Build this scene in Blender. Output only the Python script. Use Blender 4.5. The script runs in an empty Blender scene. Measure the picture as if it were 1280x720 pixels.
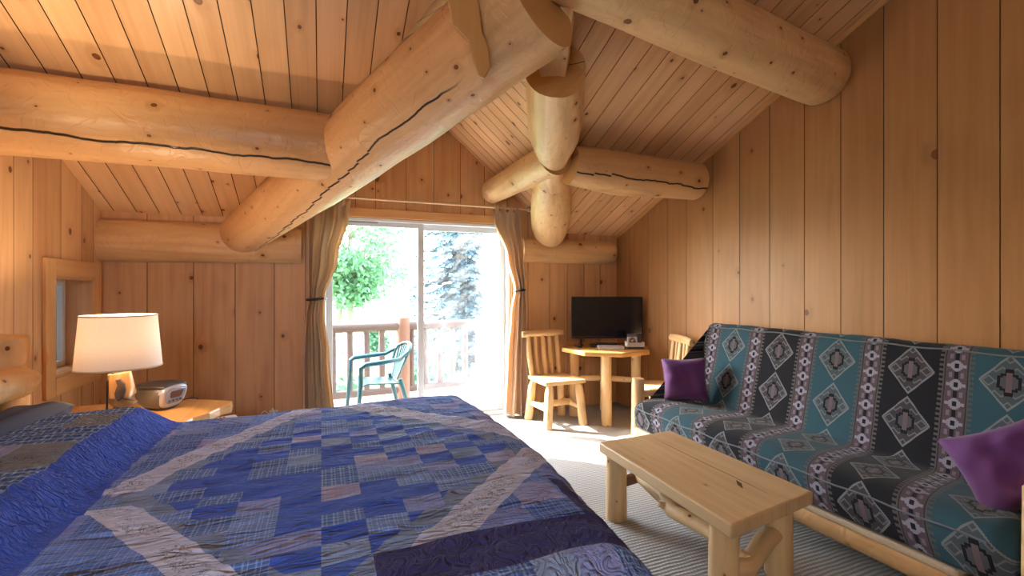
import bpy, bmesh, math, random
from mathutils import Vector, Matrix, noise as mnoise, Euler
random.seed(7)
SC = bpy.context.scene
COL = SC.collection
PI = math.pi
R = math.radians

# ------------------------------------------------------------------ shader node helpers
NT = None
class S:
    def __init__(s, k): s.k = k
    def __add__(a, b): return M('ADD', a, b)
    __radd__ = __add__
    def __mul__(a, b): return M('MULTIPLY', a, b)
    __rmul__ = __mul__
    def __sub__(a, b): return M('SUBTRACT', a, b)
    def __rsub__(a, b): return M('SUBTRACT', b, a)
    def __truediv__(a, b): return M('DIVIDE', a, b)
def put(sock, v):
    if isinstance(v, S): NT.links.new(v.k, sock)
    elif isinstance(v, (tuple, list)):
        sock.default_value = (*v[:3], 1) if len(sock.default_value) == 4 else v
    else: sock.default_value = v
def M(op, a, b=None, c=None):
    n = NT.nodes.new('ShaderNodeMath'); n.operation = op
    put(n.inputs[0], a)
    if b is not None: put(n.inputs[1], b)
    if c is not None: put(n.inputs[2], c)
    return S(n.outputs[0])
def fl(a): return M('FLOOR', a)
def fr(a): return M('FRACT', a)
def ab(a): return M('ABSOLUTE', a)
def lt(a, b): return M('LESS_THAN', a, b)
def gt(a, b): return M('GREATER_THAN', a, b)
def mn(a, b): return M('MINIMUM', a, b)
def mx(a, b): return M('MAXIMUM', a, b)
def sn(a): return M('SINE', a)
def smooth(x, a, b, o0=0.0, o1=1.0):
    n = NT.nodes.new('ShaderNodeMapRange'); n.interpolation_type = 'SMOOTHSTEP'
    for i, q in enumerate((x, a, b, o0, o1)): put(n.inputs[i], q)
    return S(n.outputs[0])
def mix(f, a, b, mode='MIX'):
    n = NT.nodes.new('ShaderNodeMix'); n.data_type = 'RGBA'; n.blend_type = mode
    put(n.inputs[0], f); put(n.inputs[6], a); put(n.inputs[7], b)
    return S(n.outputs[2])
def vec(x, y, z=0.0):
    n = NT.nodes.new('ShaderNodeCombineXYZ')
    put(n.inputs[0], x); put(n.inputs[1], y); put(n.inputs[2], z)
    return S(n.outputs[0])
def noise(v, scale=1.0, detail=2.0, rough=0.5, dist=0.0):
    n = NT.nodes.new('ShaderNodeTexNoise')
    put(n.inputs['Vector'], v); n.inputs['Scale'].default_value = scale
    n.inputs['Detail'].default_value = detail; n.inputs['Roughness'].default_value = rough
    n.inputs['Distortion'].default_value = dist
    return S(n.outputs[0])
def white(x, y):
    n = NT.nodes.new('ShaderNodeTexWhiteNoise'); n.noise_dimensions = '2D'
    put(n.inputs['Vector'], vec(x, y))
    sp = NT.nodes.new('ShaderNodeSeparateColor'); NT.links.new(n.outputs['Color'], sp.inputs[0])
    return S(sp.outputs[0]), S(sp.outputs[1]), S(sp.outputs[2])
def voro(v, scale=1.0, feature='F1', rand=1.0):
    n = NT.nodes.new('ShaderNodeTexVoronoi'); n.voronoi_dimensions = '2D'; n.feature = feature
    put(n.inputs['Vector'], v); n.inputs['Scale'].default_value = scale
    n.inputs['Randomness'].default_value = rand
    if feature == 'DISTANCE_TO_EDGE': return S(n.outputs['Distance'])
    sp = NT.nodes.new('ShaderNodeSeparateColor'); NT.links.new(n.outputs['Color'], sp.inputs[0])
    sq = NT.nodes.new('ShaderNodeSeparateXYZ'); NT.links.new(n.outputs['Position'], sq.inputs[0])
    return S(n.outputs['Distance']), [S(o) for o in sp.outputs], [S(o) for o in sq.outputs]
def uvs():
    n = NT.nodes.new('ShaderNodeUVMap'); n.uv_map = 'UVMap'
    s = NT.nodes.new('ShaderNodeSeparateXYZ'); NT.links.new(n.outputs[0], s.inputs[0])
    return S(s.outputs[0]), S(s.outputs[1])
def attr(name):
    n = NT.nodes.new('ShaderNodeAttribute'); n.attribute_name = name
    return S(n.outputs['Fac'])
def objpos():
    n = NT.nodes.new('ShaderNodeTexCoord')
    s = NT.nodes.new('ShaderNodeSeparateXYZ'); NT.links.new(n.outputs['Object'], s.inputs[0])
    return [S(o) for o in s.outputs]
def bump(h, strength=0.3, dist=0.01):
    n = NT.nodes.new('ShaderNodeBump'); n.inputs['Strength'].default_value = strength
    n.inputs['Distance'].default_value = dist; put(n.inputs['Height'], h)
    return S(n.outputs[0])
BS = None
def begin(name):
    global NT, BS
    m = bpy.data.materials.new(name); m.use_nodes = True
    NT = m.node_tree; BS = NT.nodes['Principled BSDF']
    return m
def setp(**k):
    for a, v in k.items(): put(BS.inputs[a.replace('_', ' ')], v)
def plain(name, col, rough=0.6, metal=0.0, var=0.12, scale=30, bmp=0.0):
    m = begin(name); x, y, z = objpos()
    n = noise(vec(x, y, z), scale, 3)
    c = mix(n, tuple(q*(1-var) for q in col), tuple(min(1, q*(1+var)) for q in col))
    setp(Base_Color=c, Roughness=rough, Metallic=metal)
    if bmp: setp(Normal=bump(n, bmp, 0.004))
    return m

def wood(name, light, dark, knot=(0.16, 0.06, 0.02), kx=3.0, ky=1.5, kr=0.017, present=0.45,
         var=0.3, rough=0.42, cath=0.5, crack=None, stain=0.0, gr=1.0, bmp=0.25, lumpy=0.0):
    m = begin(name)
    u, v = uvs(); r = attr('rnd')
    u2 = u + r*13.0; v2 = v + r*37.0
    d, c, p = voro(vec(u2*kx, v2*ky))
    du = u2 - p[0]/kx; dv = v2 - p[1]/ky
    wob = noise(vec(u2*40, v2*40, r), 1, 1)*0.35 + 0.82
    dist = M('SQRT', du*du + dv*dv*0.7)*wob
    rad = c[0]*c[0]*kr + kr*0.28
    pres = gt(c[1], present)
    core = (1.0 - smooth(dist, rad*0.75, rad))*pres
    inner = (1.0 - smooth(dist, rad*0.2, rad*0.7))*pres*c[2]
    halo = (1.0 - smooth(dist, rad, rad*4.0))*pres
    warp = noise(vec(u2*4.0, v2*0.55, r*5), 1, 2)
    rings = sn((u2*9.0 + warp*4.5 + halo*0.8)*2*PI)*0.5 + 0.5
    rings = rings*rings
    fine = noise(vec(u2*70.0*gr, v2*2.0, r*9), 1, 4, 0.65)
    broad = smooth(noise(vec(u2*24.0*gr + halo*0.6, v2*0.8, r*11), 1, 3, 0.6), 0.33, 0.68)
    blotch = noise(vec(u2*3, v2*1.1, r*3), 1, 3, 0.6)
    f = fine*0.55 + broad*0.38 + rings*cath*0.6*smooth(blotch, 0.38, 0.6) + smooth(blotch, 0.45, 0.75)*0.35 + halo*0.45 - 0.32
    col = mix(mn(mx(f, 0.0), 1.0), light, dark)
    if stain:
        s = smooth(noise(vec(u2*1.6, v2*0.45, r*7), 1, 2), 0.56, 0.72)*stain
        col = mix(s, col, (light[0]*0.62, light[1]*0.42, light[2]*0.42))
    tone = white(r*91.0, r*17.0)
    col = mix(var, col, mix(tone[0], (light[0]*0.62, light[1]*0.52, light[2]*0.44), (min(1, light[0]*1.22), light[1]*1.25, light[2]*1.25)))
    col = mix(core, col, knot)
    col = mix(inner*0.6, col, (knot[0]*1.9, knot[1]*1.7, knot[2]*1.2))
    h = fine*0.5 - core*1.0
    if lumpy: h = h + noise(vec(u2*11.0, v2*5.0, r*3), 1, 2, 0.5)*lumpy + smooth(noise(vec(u2*7, v2*9, r*2), 1, 2, 0.5, 1.5), 0.45, 0.55)*lumpy*0.12
    if crack is not None:
        cu, v0, v1, w = crack
        wig = (noise(vec(v*3.0, 0.3), 1, 3) - 0.5)*(0.09 if w > 0.0045 else 0.02)
        cd = ab(u - cu - wig)
        env = smooth(v, v0, v0 + 0.25)*(1.0 - smooth(v, v1 - 0.25, v1))
        ck = (1.0 - smooth(cd, w*0.4, w))*env
        col = mix(ck, col, (0.035, 0.018, 0.008))
        h = h - ck*3.0
    setp(Base_Color=col, Roughness=rough, Normal=bump(h, bmp, 0.003))
    BS.inputs['Specular IOR Level'].default_value = 0.35
    return m

# ------------------------------------------------------------------ materials
PINE_L, PINE_D = (0.69, 0.40, 0.19), (0.44, 0.205, 0.08)
MT = {}
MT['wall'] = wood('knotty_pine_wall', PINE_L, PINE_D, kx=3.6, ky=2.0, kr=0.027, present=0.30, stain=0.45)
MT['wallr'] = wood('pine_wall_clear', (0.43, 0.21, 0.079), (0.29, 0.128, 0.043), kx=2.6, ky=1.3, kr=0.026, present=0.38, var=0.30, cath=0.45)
MT['ceil'] = wood('pine_ceiling', (0.78, 0.475, 0.245), (0.53, 0.27, 0.115), kx=5.5, ky=2.6, kr=0.018, present=0.30, var=0.28, cath=0.3, rough=0.3)
LOG_L, LOG_D = (0.76, 0.485, 0.235), (0.52, 0.27, 0.105)
MT['log'] = wood('peeled_log', LOG_L, LOG_D, kx=5.0, ky=3.2, kr=0.017, present=0.22, var=0.12, cath=0.35, rough=0.42, gr=0.5, bmp=0.8, lumpy=5.0)
MT['logc'] = wood('peeled_log_cracked', (0.66, 0.375, 0.165), (0.46, 0.225, 0.085), kx=4.5, ky=3.0, kr=0.017, present=0.25, var=0.1, cath=0.45, rough=0.38, gr=0.5, bmp=0.8, lumpy=5.0, crack=(0.50, -0.5, 5.0, 0.010))
MT['logv'] = wood('peeled_log_valley', (0.74, 0.44, 0.205), (0.50, 0.25, 0.095), kx=5.5, ky=3.8, kr=0.017, present=0.22, var=0.1, cath=0.35, rough=0.40, gr=0.5, bmp=0.8, lumpy=5.0, crack=(0.64, -0.3, 2.9, 0.008))
MT['logr'] = wood('peeled_log_split', (0.68, 0.40, 0.18), (0.48, 0.24, 0.09), kx=5, ky=3.0, kr=0.014, present=0.25, var=0.1, cath=0.4, rough=0.4, gr=0.5, bmp=0.8, lumpy=5.0, crack=(0.36, -0.5, 5.0, 0.009))
MT['endg'] = wood('sawn_log_end', (0.55, 0.285, 0.10), (0.44, 0.205, 0.065), present=0.9, var=0.1, cath=0.2, crack=(0.03, -2, 2, 0.004))
MT['furn'] = wood('aspen_furniture', (0.78, 0.54, 0.285), (0.55, 0.32, 0.14), kx=7, ky=4, kr=0.014, present=0.35, var=0.15, cath=0.4, rough=0.38)
MT['ctop'] = wood('coffee_table_pine', (0.68, 0.48, 0.26), (0.50, 0.31, 0.145), kx=2.6, ky=2.2, kr=0.016, present=0.3, var=0.05, cath=0.45, rough=0.3, crack=(0.085, -0.50, 0.50, 0.004))
MT['slab'] = wood('honey_slab', (0.72, 0.37, 0.12), (0.52, 0.235, 0.065), kx=3, ky=1.2, kr=0.016, present=0.6, var=0.1, cath=0.6, rough=0.25)
MT['trim'] = wood('pine_trim', (0.70, 0.39, 0.16), (0.52, 0.25, 0.085), present=0.85, var=0.08)
MT['burl'] = wood('burl_wood', (0.47, 0.235, 0.08), (0.27, 0.11, 0.035), kx=9, ky=6, kr=0.03, present=0.55, var=0.1, cath=0.9, rough=0.25)
MT['grayw'] = wood('weathered_deck_wood', (0.14, 0.09, 0.07), (0.09, 0.055, 0.042), present=0.7, var=0.3, rough=0.7)
MT['redw'] = wood('deck_post_wood', (0.26, 0.125, 0.075), (0.17, 0.075, 0.045), present=0.75, var=0.1, rough=0.6)
MT['deck'] = wood('deck_boards', (0.60, 0.54, 0.48), (0.48, 0.42, 0.37), present=0.7, var=0.3, rough=0.8)
MT['dark'] = plain('groove_shadow_wood', (0.10, 0.05, 0.022), 0.8)
MT['black'] = plain('black_plastic', (0.012, 0.012, 0.014), 0.35)
MT['screen'] = plain('tv_screen', (0.008, 0.009, 0.012), 0.16, var=0.02)
MT['whitep'] = plain('white_vinyl', (0.72, 0.74, 0.76), 0.4, var=0.04)
MT['silver'] = plain('silver_plastic', (0.42, 0.42, 0.46), 0.3, 0.3)
MT['bronze'] = plain('taupe_plastic', (0.10, 0.083, 0.068), 0.4, 0.1)
MT['charc'] = plain('charcoal_plastic', (0.055, 0.055, 0.06), 0.35)
MT['metal'] = plain('dark_metal', (0.08, 0.06, 0.05), 0.3, 0.8)
MT['rodm'] = plain('curtain_rod_wood', (0.62, 0.40, 0.22), 0.35)
MT['green'] = plain('green_plastic', (0.004, 0.050, 0.055), 0.35, var=0.1)
MT['cream'] = plain('cream_canvas', (0.62, 0.50, 0.36), 0.85, bmp=0.2, scale=80)
MT['navy'] = plain('navy_sheet', (0.016, 0.018, 0.05), 0.8)
MT['mattr'] = plain('mattress_ticking', (0.6, 0.58, 0.55), 0.9)
MT['white'] = plain('white_paper', (0.78, 0.77, 0.76), 0.6, var=0.04)
MT['redp'] = plain('red_cover', (0.50, 0.085, 0.055), 0.5)
MT['moose'] = plain('black_cutout', (0.015, 0.012, 0.01), 0.7)
MT['hollow'] = plain('dark_brown_hollow', (0.07, 0.04, 0.025), 0.8, var=0.6, scale=60)
MT['disp'] = plain('clock_display', (0.10, 0.05, 0.035), 0.15)
MT['glassb'] = plain('bluish_lens', (0.30, 0.36, 0.50), 0.12, 0.4)
MT['bark'] = plain('tree_bark', (0.24, 0.185, 0.14), 0.9, var=0.4, scale=14)

def glass(name, haze=None):
    m = begin(name)
    for n in list(NT.nodes):
        if n.type == 'BSDF_PRINCIPLED': NT.nodes.remove(n)
    out = [n for n in NT.nodes if n.type == 'OUTPUT_MATERIAL'][0]
    tr = NT.nodes.new('ShaderNodeBsdfTransparent'); tr.inputs[0].default_value = (0.97, 0.985, 0.98, 1)
    gl = NT.nodes.new('ShaderNodeBsdfGlossy'); gl.inputs['Roughness'].default_value = 0.02
    m1 = NT.nodes.new('ShaderNodeMixShader'); m1.inputs[0].default_value = 0.04
    NT.links.new(tr.outputs[0], m1.inputs[1]); NT.links.new(gl.outputs[0], m1.inputs[2])
    last = m1
    if haze:
        x, y, z = objpos()
        tl = NT.nodes.new('ShaderNodeBsdfTranslucent'); tl.inputs[0].default_value = (0.92, 0.95, 1, 1)
        a = x*0.8 + z*0.6; b = z*0.8 - x*0.6
        st = noise(vec(a*1.6, b*5.0, 0.0), 1.3, 5, 0.62, 0.6)
        right = smooth(x, 0.48, 0.86)  # extra white scatter toward the right edge imitates glare
        low = 1.0 - smooth(z, 0.3, 1.5)
        f = smooth(st, 0.45, 0.72)*haze*1.3 + haze*0.1 + right*right*0.16*(0.3 + st) + low*0.02
        m2 = NT.nodes.new('ShaderNodeMixShader'); put(m2.inputs[0], mn(f, 0.85))
        NT.links.new(m1.outputs[0], m2.inputs[1]); NT.links.new(tl.outputs[0], m2.inputs[2]); last = m2
    NT.links.new(last.outputs[0], out.inputs[0])
    return m
MT['glass'] = glass('clear_pane')
MT['haze'] = glass('dusty_glare_pane', 0.03)

def fabric_translucent(name, col, trans, weave=300, f=0.4):
    m = begin(name)
    u, v = uvs()
    n = noise(vec(u*weave, v*weave*0.15, 0.0), 1, 2)*0.5 + noise(vec(u*weave*0.15, v*weave, 3.0), 1, 2)*0.5
    c = mix(n, tuple(q*0.85 for q in col), tuple(min(1, q*1.12) for q in col))
    setp(Base_Color=c, Roughness=0.85, Normal=bump(n, 0.15, 0.002))
    out = [q for q in NT.nodes if q.type == 'OUTPUT_MATERIAL'][0]
    tl = NT.nodes.new('ShaderNodeBsdfTranslucent'); tl.inputs[0].default_value = (*trans, 1)
    ms = NT.nodes.new('ShaderNodeMixShader'); ms.inputs[0].default_value = f
    NT.links.new(BS.outputs[0], ms.inputs[1]); NT.links.new(tl.outputs[0], ms.inputs[2])
    NT.links.new(ms.outputs[0], out.inputs[0])
    return m
def screen():
    m = begin('dimming_screen')
    setp(Base_Color=(0.16, 0.20, 0.25), Roughness=0.8)
    out = [q for q in NT.nodes if q.type == 'OUTPUT_MATERIAL'][0]
    tr = NT.nodes.new('ShaderNodeBsdfTransparent'); ms = NT.nodes.new('ShaderNodeMixShader'); ms.inputs[0].default_value = 0.84
    NT.links.new(tr.outputs[0], ms.inputs[1]); NT.links.new(BS.outputs[0], ms.inputs[2]); NT.links.new(ms.outputs[0], out.inputs[0])
    return m
MT['screenm'] = screen()
MT['curtain'] = fabric_translucent('tan_curtain', (0.74, 0.58, 0.41), (0.78, 0.58, 0.38), 200, 0.4)
MT['shade'] = fabric_translucent('linen_shade', (0.80, 0.75, 0.70), (0.80, 0.70, 0.62), 260, 0.22)

def leaf_mat(name, a, b, f=0.35):
    m = begin(name); x, y, z = objpos(); r = attr('rnd')
    setp(Base_Color=mix(r, a, b), Roughness=0.6)
    out = [q for q in NT.nodes if q.type == 'OUTPUT_MATERIAL'][0]
    tl = NT.nodes.new('ShaderNodeBsdfTranslucent'); put(tl.inputs[0], mix(r, a, b))
    ms = NT.nodes.new('ShaderNodeMixShader'); ms.inputs[0].default_value = f
    NT.links.new(BS.outputs[0], ms.inputs[1]); NT.links.new(tl.outputs[0], ms.inputs[2])
    NT.links.new(ms.outputs[0], out.inputs[0])
    return m
MT['leaf'] = leaf_mat('broad_leaf', (0.085, 0.20, 0.085), (0.20, 0.33, 0.18))
MT['needle'] = leaf_mat('blue_needle', (0.03, 0.06, 0.075), (0.10, 0.16, 0.19), 0.15)
MT['shrubl'] = leaf_mat('shrub_leaf', (0.04, 0.12, 0.06), (0.12, 0.23, 0.12))

def carpet():
    m = begin('berber_carpet')
    u, v = uvs()
    w = noise(vec(u*9, v*9), 1, 2)*0.012
    row = sn((v + w)/0.023*2*PI)*0.5 + 0.5
    seg = sn(u/0.019*2*PI + fl((v + w)/0.023)*2.1 + noise(vec(u*30, v*30), 1, 1)*3)*0.5 + 0.5
    n = noise(vec(u*160, v*160), 1, 3)
    h = row*0.65 + seg*row*0.35 + n*0.3
    c = mix(mn(mx(h*0.85, 0.0), 1.0), (0.25, 0.245, 0.24), (0.53, 0.525, 0.515))
    setp(Base_Color=c, Roughness=0.95, Normal=bump(h, 0.6, 0.006))
    BS.inputs['Specular IOR Level'].default_value = 0.1
    return m
MT['carpet'] = carpet()

def grass(name, a, b):
    m = begin(name); x, y, z = objpos()
    n = noise(vec(x, y, z), 1.2, 5, 0.7); n2 = noise(vec(x, y, z), 0.12, 2)
    c = mix(n, a, b)
    road = smooth(y + (n2 - 0.5)*6.0, 30.0, 33.0)*(1.0 - smooth(y, 78.0, 82.0))
    c = mix(road, c, (0.80, 0.78, 0.74))
    setp(Base_Color=c, Roughness=0.95)
    return m
MT['grass'] = grass('lawn', (0.075, 0.20, 0.06), (0.17, 0.33, 0.115))

def purple():
    m = begin('purple_suede'); x, y, z = objpos()
    n = noise(vec(x, y, z), 9, 4, 0.6, 0.4); n2 = noise(vec(x, y, z), 3.0, 2)
    c = mix(n, (0.065, 0.011, 0.10), (0.155, 0.035, 0.21))
    c = mix(smooth(n2, 0.45, 0.7)*0.6, c, (0.13, 0.035, 0.13))
    setp(Base_Color=c, Roughness=0.75, Sheen_Weight=0.25, Normal=bump(n, 0.25, 0.01))
    return m
MT['purple'] = purple()

def quilt_mat():
    m = begin('patchwork_quilt')
    x, y = uvs()
    royal = (0.060, 0.135, 0.72); navy = (0.034, 0.038, 0.19)
    def plaid(px, py, size, strength, base, line):
        a = fr(px/size); b = fr(py/size)
        l1 = mx(lt(a, 0.16), lt(ab(a - 0.45), 0.05)); l2 = mx(lt(b, 0.16), lt(ab(b - 0.5), 0.05))
        f = mn(l1*0.55 + l2*0.55, 1.0)*strength
        return mix(f, base, line)
    def patches(cx, cy, sx, sy, seed, pale):
        ix = fl(cx/sx); iy = fl(cy/sy)
        a, b, c = white(ix + seed, iy + seed*1.7)
        # kinds of cloth
        col = mix(gt(a, 0.34), plaid(x, y, 0.024, 0.7, (0.17, 0.28, 0.72), (0.55, 0.70, 0.98)),
                  plaid(x, y, 0.030, 0.75, (0.10, 0.18, 0.55), (0.48, 0.66, 0.98)))
        col = mix(gt(a, 0.66), col, plaid(x, y, 0.034, 0.5, (0.34, 0.40, 0.82), (0.16, 0.24, 0.74)))
        col = mix(gt(a, 0.78), col, plaid(x, y, 0.012, 0.5, (0.29, 0.40, 0.72), (0.46, 0.57, 0.82)))
        col = mix(gt(a, 0.90), col, plaid(x, y, 0.04, 0.45, (0.50, 0.48, 0.76), (0.30, 0.34, 0.76)))
        return col, ix, iy, b
    # medallion
    px = x + 0.001; py = y
    ux = x - 0.0; uy = y - 1.84
    dx = mx(ux, 0.0)/0.92 + mx(0.0 - ux, 0.0)/0.64; dy = mx(uy, 0.0)/1.22 + mx(0.0 - uy, 0.0)/0.90
    L = dx + dy
    pc, ix, iy, b = patches(px, py, 0.118, 0.088, 3.0, 0)
    par = fr((ix + iy)*0.5)
    solid = mn(gt(par, 0.25)*gt(b, 0.22) + gt(b, 0.93), 1.0)
    center = mix(solid, pc, mix(b, royal, (0.075, 0.16, 0.70)))
    grey = plaid(x + y, y - x, 0.012, 0.6, (0.22, 0.30, 0.54), (0.40, 0.49, 0.74))
    center = mix(gt(L, 0.80)*gt(fr(ix*0.5 + iy*0.5 + 0.1), 0.3), center, grey)
    pc2, ix2, iy2, b2 = patches(x + 0.03, y + 0.02, 0.15, 0.135, 11.0, 0)
    col = mix(gt(L, 1.0), center, mix(0.2, pc2, royal))
    # four pale strips with stitched pine boughs
    strip = lt(ab(L - 1.0), 0.095)*gt(mn(dx, dy), 0.05)
    sc = noise(vec(x*26, y*26), 1, 3, 0.6, 2.0)
    sc2 = noise(vec(x*7, y*7, 4.0), 1, 2)
    bough = smooth(ab(sc - 0.5), 0.035, 0.012)*lt(ab(L - 1.0), 0.06)*smooth(sc2, 0.42, 0.52)
    pale = mix(bough*0.75, mix(noise(vec(x*30, y*30), 1, 2), (0.60, 0.62, 0.92), (0.76, 0.77, 0.98)), (0.10, 0.12, 0.12))
    col = mix(strip, col, pale)
    # borders
    far = gt(y, 2.93)
    col = mix(far, col, royal)
    rowc, i3, i4, b3 = patches(x - 0.02, y, 0.115, 0.14, 23.0, 0)
    near = mn(lt(y, 1.235)*gt(x, 0.12) + lt(y, 1.50)*gt(x, 0.735), 1.0)
    pk = gt(x, 0.80)*lt(x, 0.93)*gt(y, 1.37)
    ncol = mix(pk, mix(noise(vec(x*6, y*6), 1, 2), navy, (0.05, 0.042, 0.20)), plaid(x, y, 0.05, 0.6, (0.42, 0.32, 0.52), (0.16, 0.17, 0.45)))
    col = mix(near, col, ncol)
    low = lt(y, 1.075)
    col = mix(low*gt(y, 0.96), col, rowc)
    col = mix(lt(y, 0.96), col, navy)
    footlow = gt(x, 1.02)
    col = mix(footlow, col, mix(lt(y, 1.435), mix(0.3, rowc, royal), navy))
    # head end: plain royal band, plaid band, dark band
    inh = lt(x, -0.655)
    hb, i5, i6, b5 = patches(x + 0.80, y + 0.05, 0.16, 0.22, 31.0, 0)
    pl = plaid(x, y, 0.055, 0.95, (0.06, 0.13, 0.42), (0.52, 0.70, 0.95))
    tanp = plaid(x, y, 0.012, 0.4, (0.27, 0.29, 0.36), (0.42, 0.42, 0.44))
    w5 = white(i5 + 19.0, i6)
    pl = mix(gt(w5[0], 0.5), pl, mix(gt(w5[1], 0.5), hb, tanp))
    hcol = mix(lt(x, -0.80), royal, pl)
    hcol = mix(lt(x, -1.115), hcol, mix(noise(vec(x*5, y*5), 1, 2), (0.030, 0.026, 0.12), (0.065, 0.05, 0.17)))
    col = mix(inh, col, hcol)
    # quilting
    wv = noise(vec(x*7.0, y*34.0), 1, 2, 0.5, 0.8)
    head = smooth(x, -0.63, -0.70)
    wh = noise(vec(x*24.0, y*34.0), 1, 2, 0.5, 1.2)
    q1 = ab(wv - 0.5)*4.0; q2 = ab(wh - 0.5)*4.0
    loops = ab(noise(vec(x*15, y*15), 1, 2, 0.4, 2.2) - 0.5)*5.0
    nb = near
    h = mix(head, vec(mn(q1, 1.0), 0, 0), vec(mn(q2, 1.0), 0, 0))
    s = NT.nodes.new('ShaderNodeSeparateXYZ'); NT.links.new(h.k, s.inputs[0]); h = S(s.outputs[0])
    h = h*(1.0 - nb) + nb*mn(loops, 1.0)*0.35
    weave = noise(vec(x*420, y*420), 1, 2)
    setp(Base_Color=col, Roughness=0.8, Sheen_Weight=0.06, Normal=bump(h + weave*0.10, 1.0, 0.042))
    BS.inputs['Specular IOR Level'].default_value = 0.25
    return m
MT['quilt'] = quilt_mat()

def futon_mat():
    m = begin('southwest_blanket')
    y, v = uvs()      # y metres along the sofa, v metres down from the top of the back
    P = 0.405
    ph = (3.0 - (y + v*0.04 + mx(v - 0.66, 0.0)*0.195))/P                     # 0 at the first stripe
    k = fl(ph); f = fr(ph + 0.5) - 0.5   # f in stripe units, 0 on a stripe
    teal = (0.031, 0.088, 0.118); blk = (0.012, 0.012, 0.017)
    band = mix(gt(fr(k*0.5), 0.25), teal, blk)
    wv = noise(vec(y*300, v*300), 1, 2)
    # stripe
    fs = ab(f)*P
    tooth = gt(fr(v/0.026), 0.5)
    sw = 0.047
    sd = (fr(v/0.098) - 0.5)
    stepx = fl(fs/0.008)*0.008
    stepv = fl(ab(sd)*0.098/0.008)*0.008
    star = lt(stepx*1.0 + stepv*1.2, 0.0335)*(1.0 - lt(fs, 0.008)*lt(ab(sd), 0.13))
    lozenge = lt(fs, 0.0085)*gt(ab(sd), 0.30)
    flk = lt(ab(fs - 0.024), 0.007)*gt(ab(sd), 0.36)
    mauve = mix(noise(vec(y*60, v*60), 1, 2), (0.08, 0.054, 0.07), (0.13, 0.095, 0.112))
    st = mix(flk*0.6, mauve, (0.26, 0.235, 0.30))
    st = mix(star, st, (0.29, 0.29, 0.37))
    st = mix(mn(lozenge + lt(fs, 0.009)*lt(ab(sd), 0.12), 1.0), st, (0.012, 0.010, 0.016))
    # diamonds between stripes
    g = (fr(ph) - 0.5)*P
    H = 0.287
    dv = (fr((v - 0.055)/H) - 0.5)*H
    e = ab(g)/0.118 + ab(dv)/0.143
    zig = (ab(fr((g + dv)/0.014) - 0.5) + ab(fr((g - dv)/0.014) - 0.5) - 0.5)*0.05
    e2 = e + zig
    inside = lt(e2, 0.97)
    edge = inside*gt(e2, 0.885)
    fill = mix(gt(fr(k*0.5), 0.25), (0.068, 0.090, 0.104), (0.058, 0.053, 0.060))
    zz = lt(ab(fr((ab(dv) + ab(fr(g/0.05) - 0.5)*0.05)/0.048) - 0.5), 0.09)
    fill = mix(zz*0.6, fill, (0.23, 0.23, 0.26))
    crossd = mn(mx(ab(g)/0.016, ab(dv)/0.066), mx(ab(g)/0.044, ab(ab(dv) - 0.0)/0.030))
    crossc = mn(crossd, mx(ab(g)/0.032, ab(dv)/0.042))
    cr_out = lt(crossc, 1.0); cr_in = lt(crossc, 0.72)
    fill = mix(cr_out, fill, (0.010, 0.009, 0.013))
    fill = mix(cr_in, fill, mix(gt(ab(g), 0.011), (0.15, 0.11, 0.12), (0.085, 0.085, 0.10)))
    col = mix(inside, band, fill)
    col = mix(edge, col, (0.20, 0.215, 0.235))
    sy = fs - tooth*0.016
    edging = lt(fs - tooth*0.017, sw + 0.008)
    col = mix(edging*gt(fs, sw), col, (0.105, 0.10, 0.098))
    col = mix(lt(fs, sw), col, st)
    col = mix(lt(ab(fs - sw), 0.0022), col, (0.03, 0.026, 0.035))
    setp(Base_Color=mix(wv*0.5, col, mix(0.5, col, (0.02, 0.02, 0.025))), Roughness=0.9, Sheen_Weight=0.08, Normal=bump(wv, 0.3, 0.003))
    BS.inputs['Specular IOR Level'].default_value = 0.15
    return m
MT['futon'] = futon_mat()
MT['piping'] = plain('grey_piping', (0.13, 0.15, 0.17), 0.8)

def brochure_mat():
    m = begin('brochure_print'); x, y, z = objpos()
    n = noise(vec(x, y, z), 26, 3)
    body = smooth(M('SQRT', x*x + (z - 0.045)*(z - 0.045)*0.7), 0.045, 0.028)
    c = mix(n, (0.50, 0.55, 0.62), (0.80, 0.80, 0.82))
    c = mix(body*smooth(n, 0.35, 0.5), c, (0.20, 0.085, 0.05))
    c = mix(gt(z, 0.094), c, (0.13, 0.13, 0.17))
    setp(Base_Color=c, Roughness=0.35)
    return m
MT['broch'] = brochure_mat()
MT['ironp'] = plain('iron_bracket', (0.03, 0.028, 0.03), 0.5)
MT['binder'] = plain('binder_cover', (0.46, 0.42, 0.45), 0.5)

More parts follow.
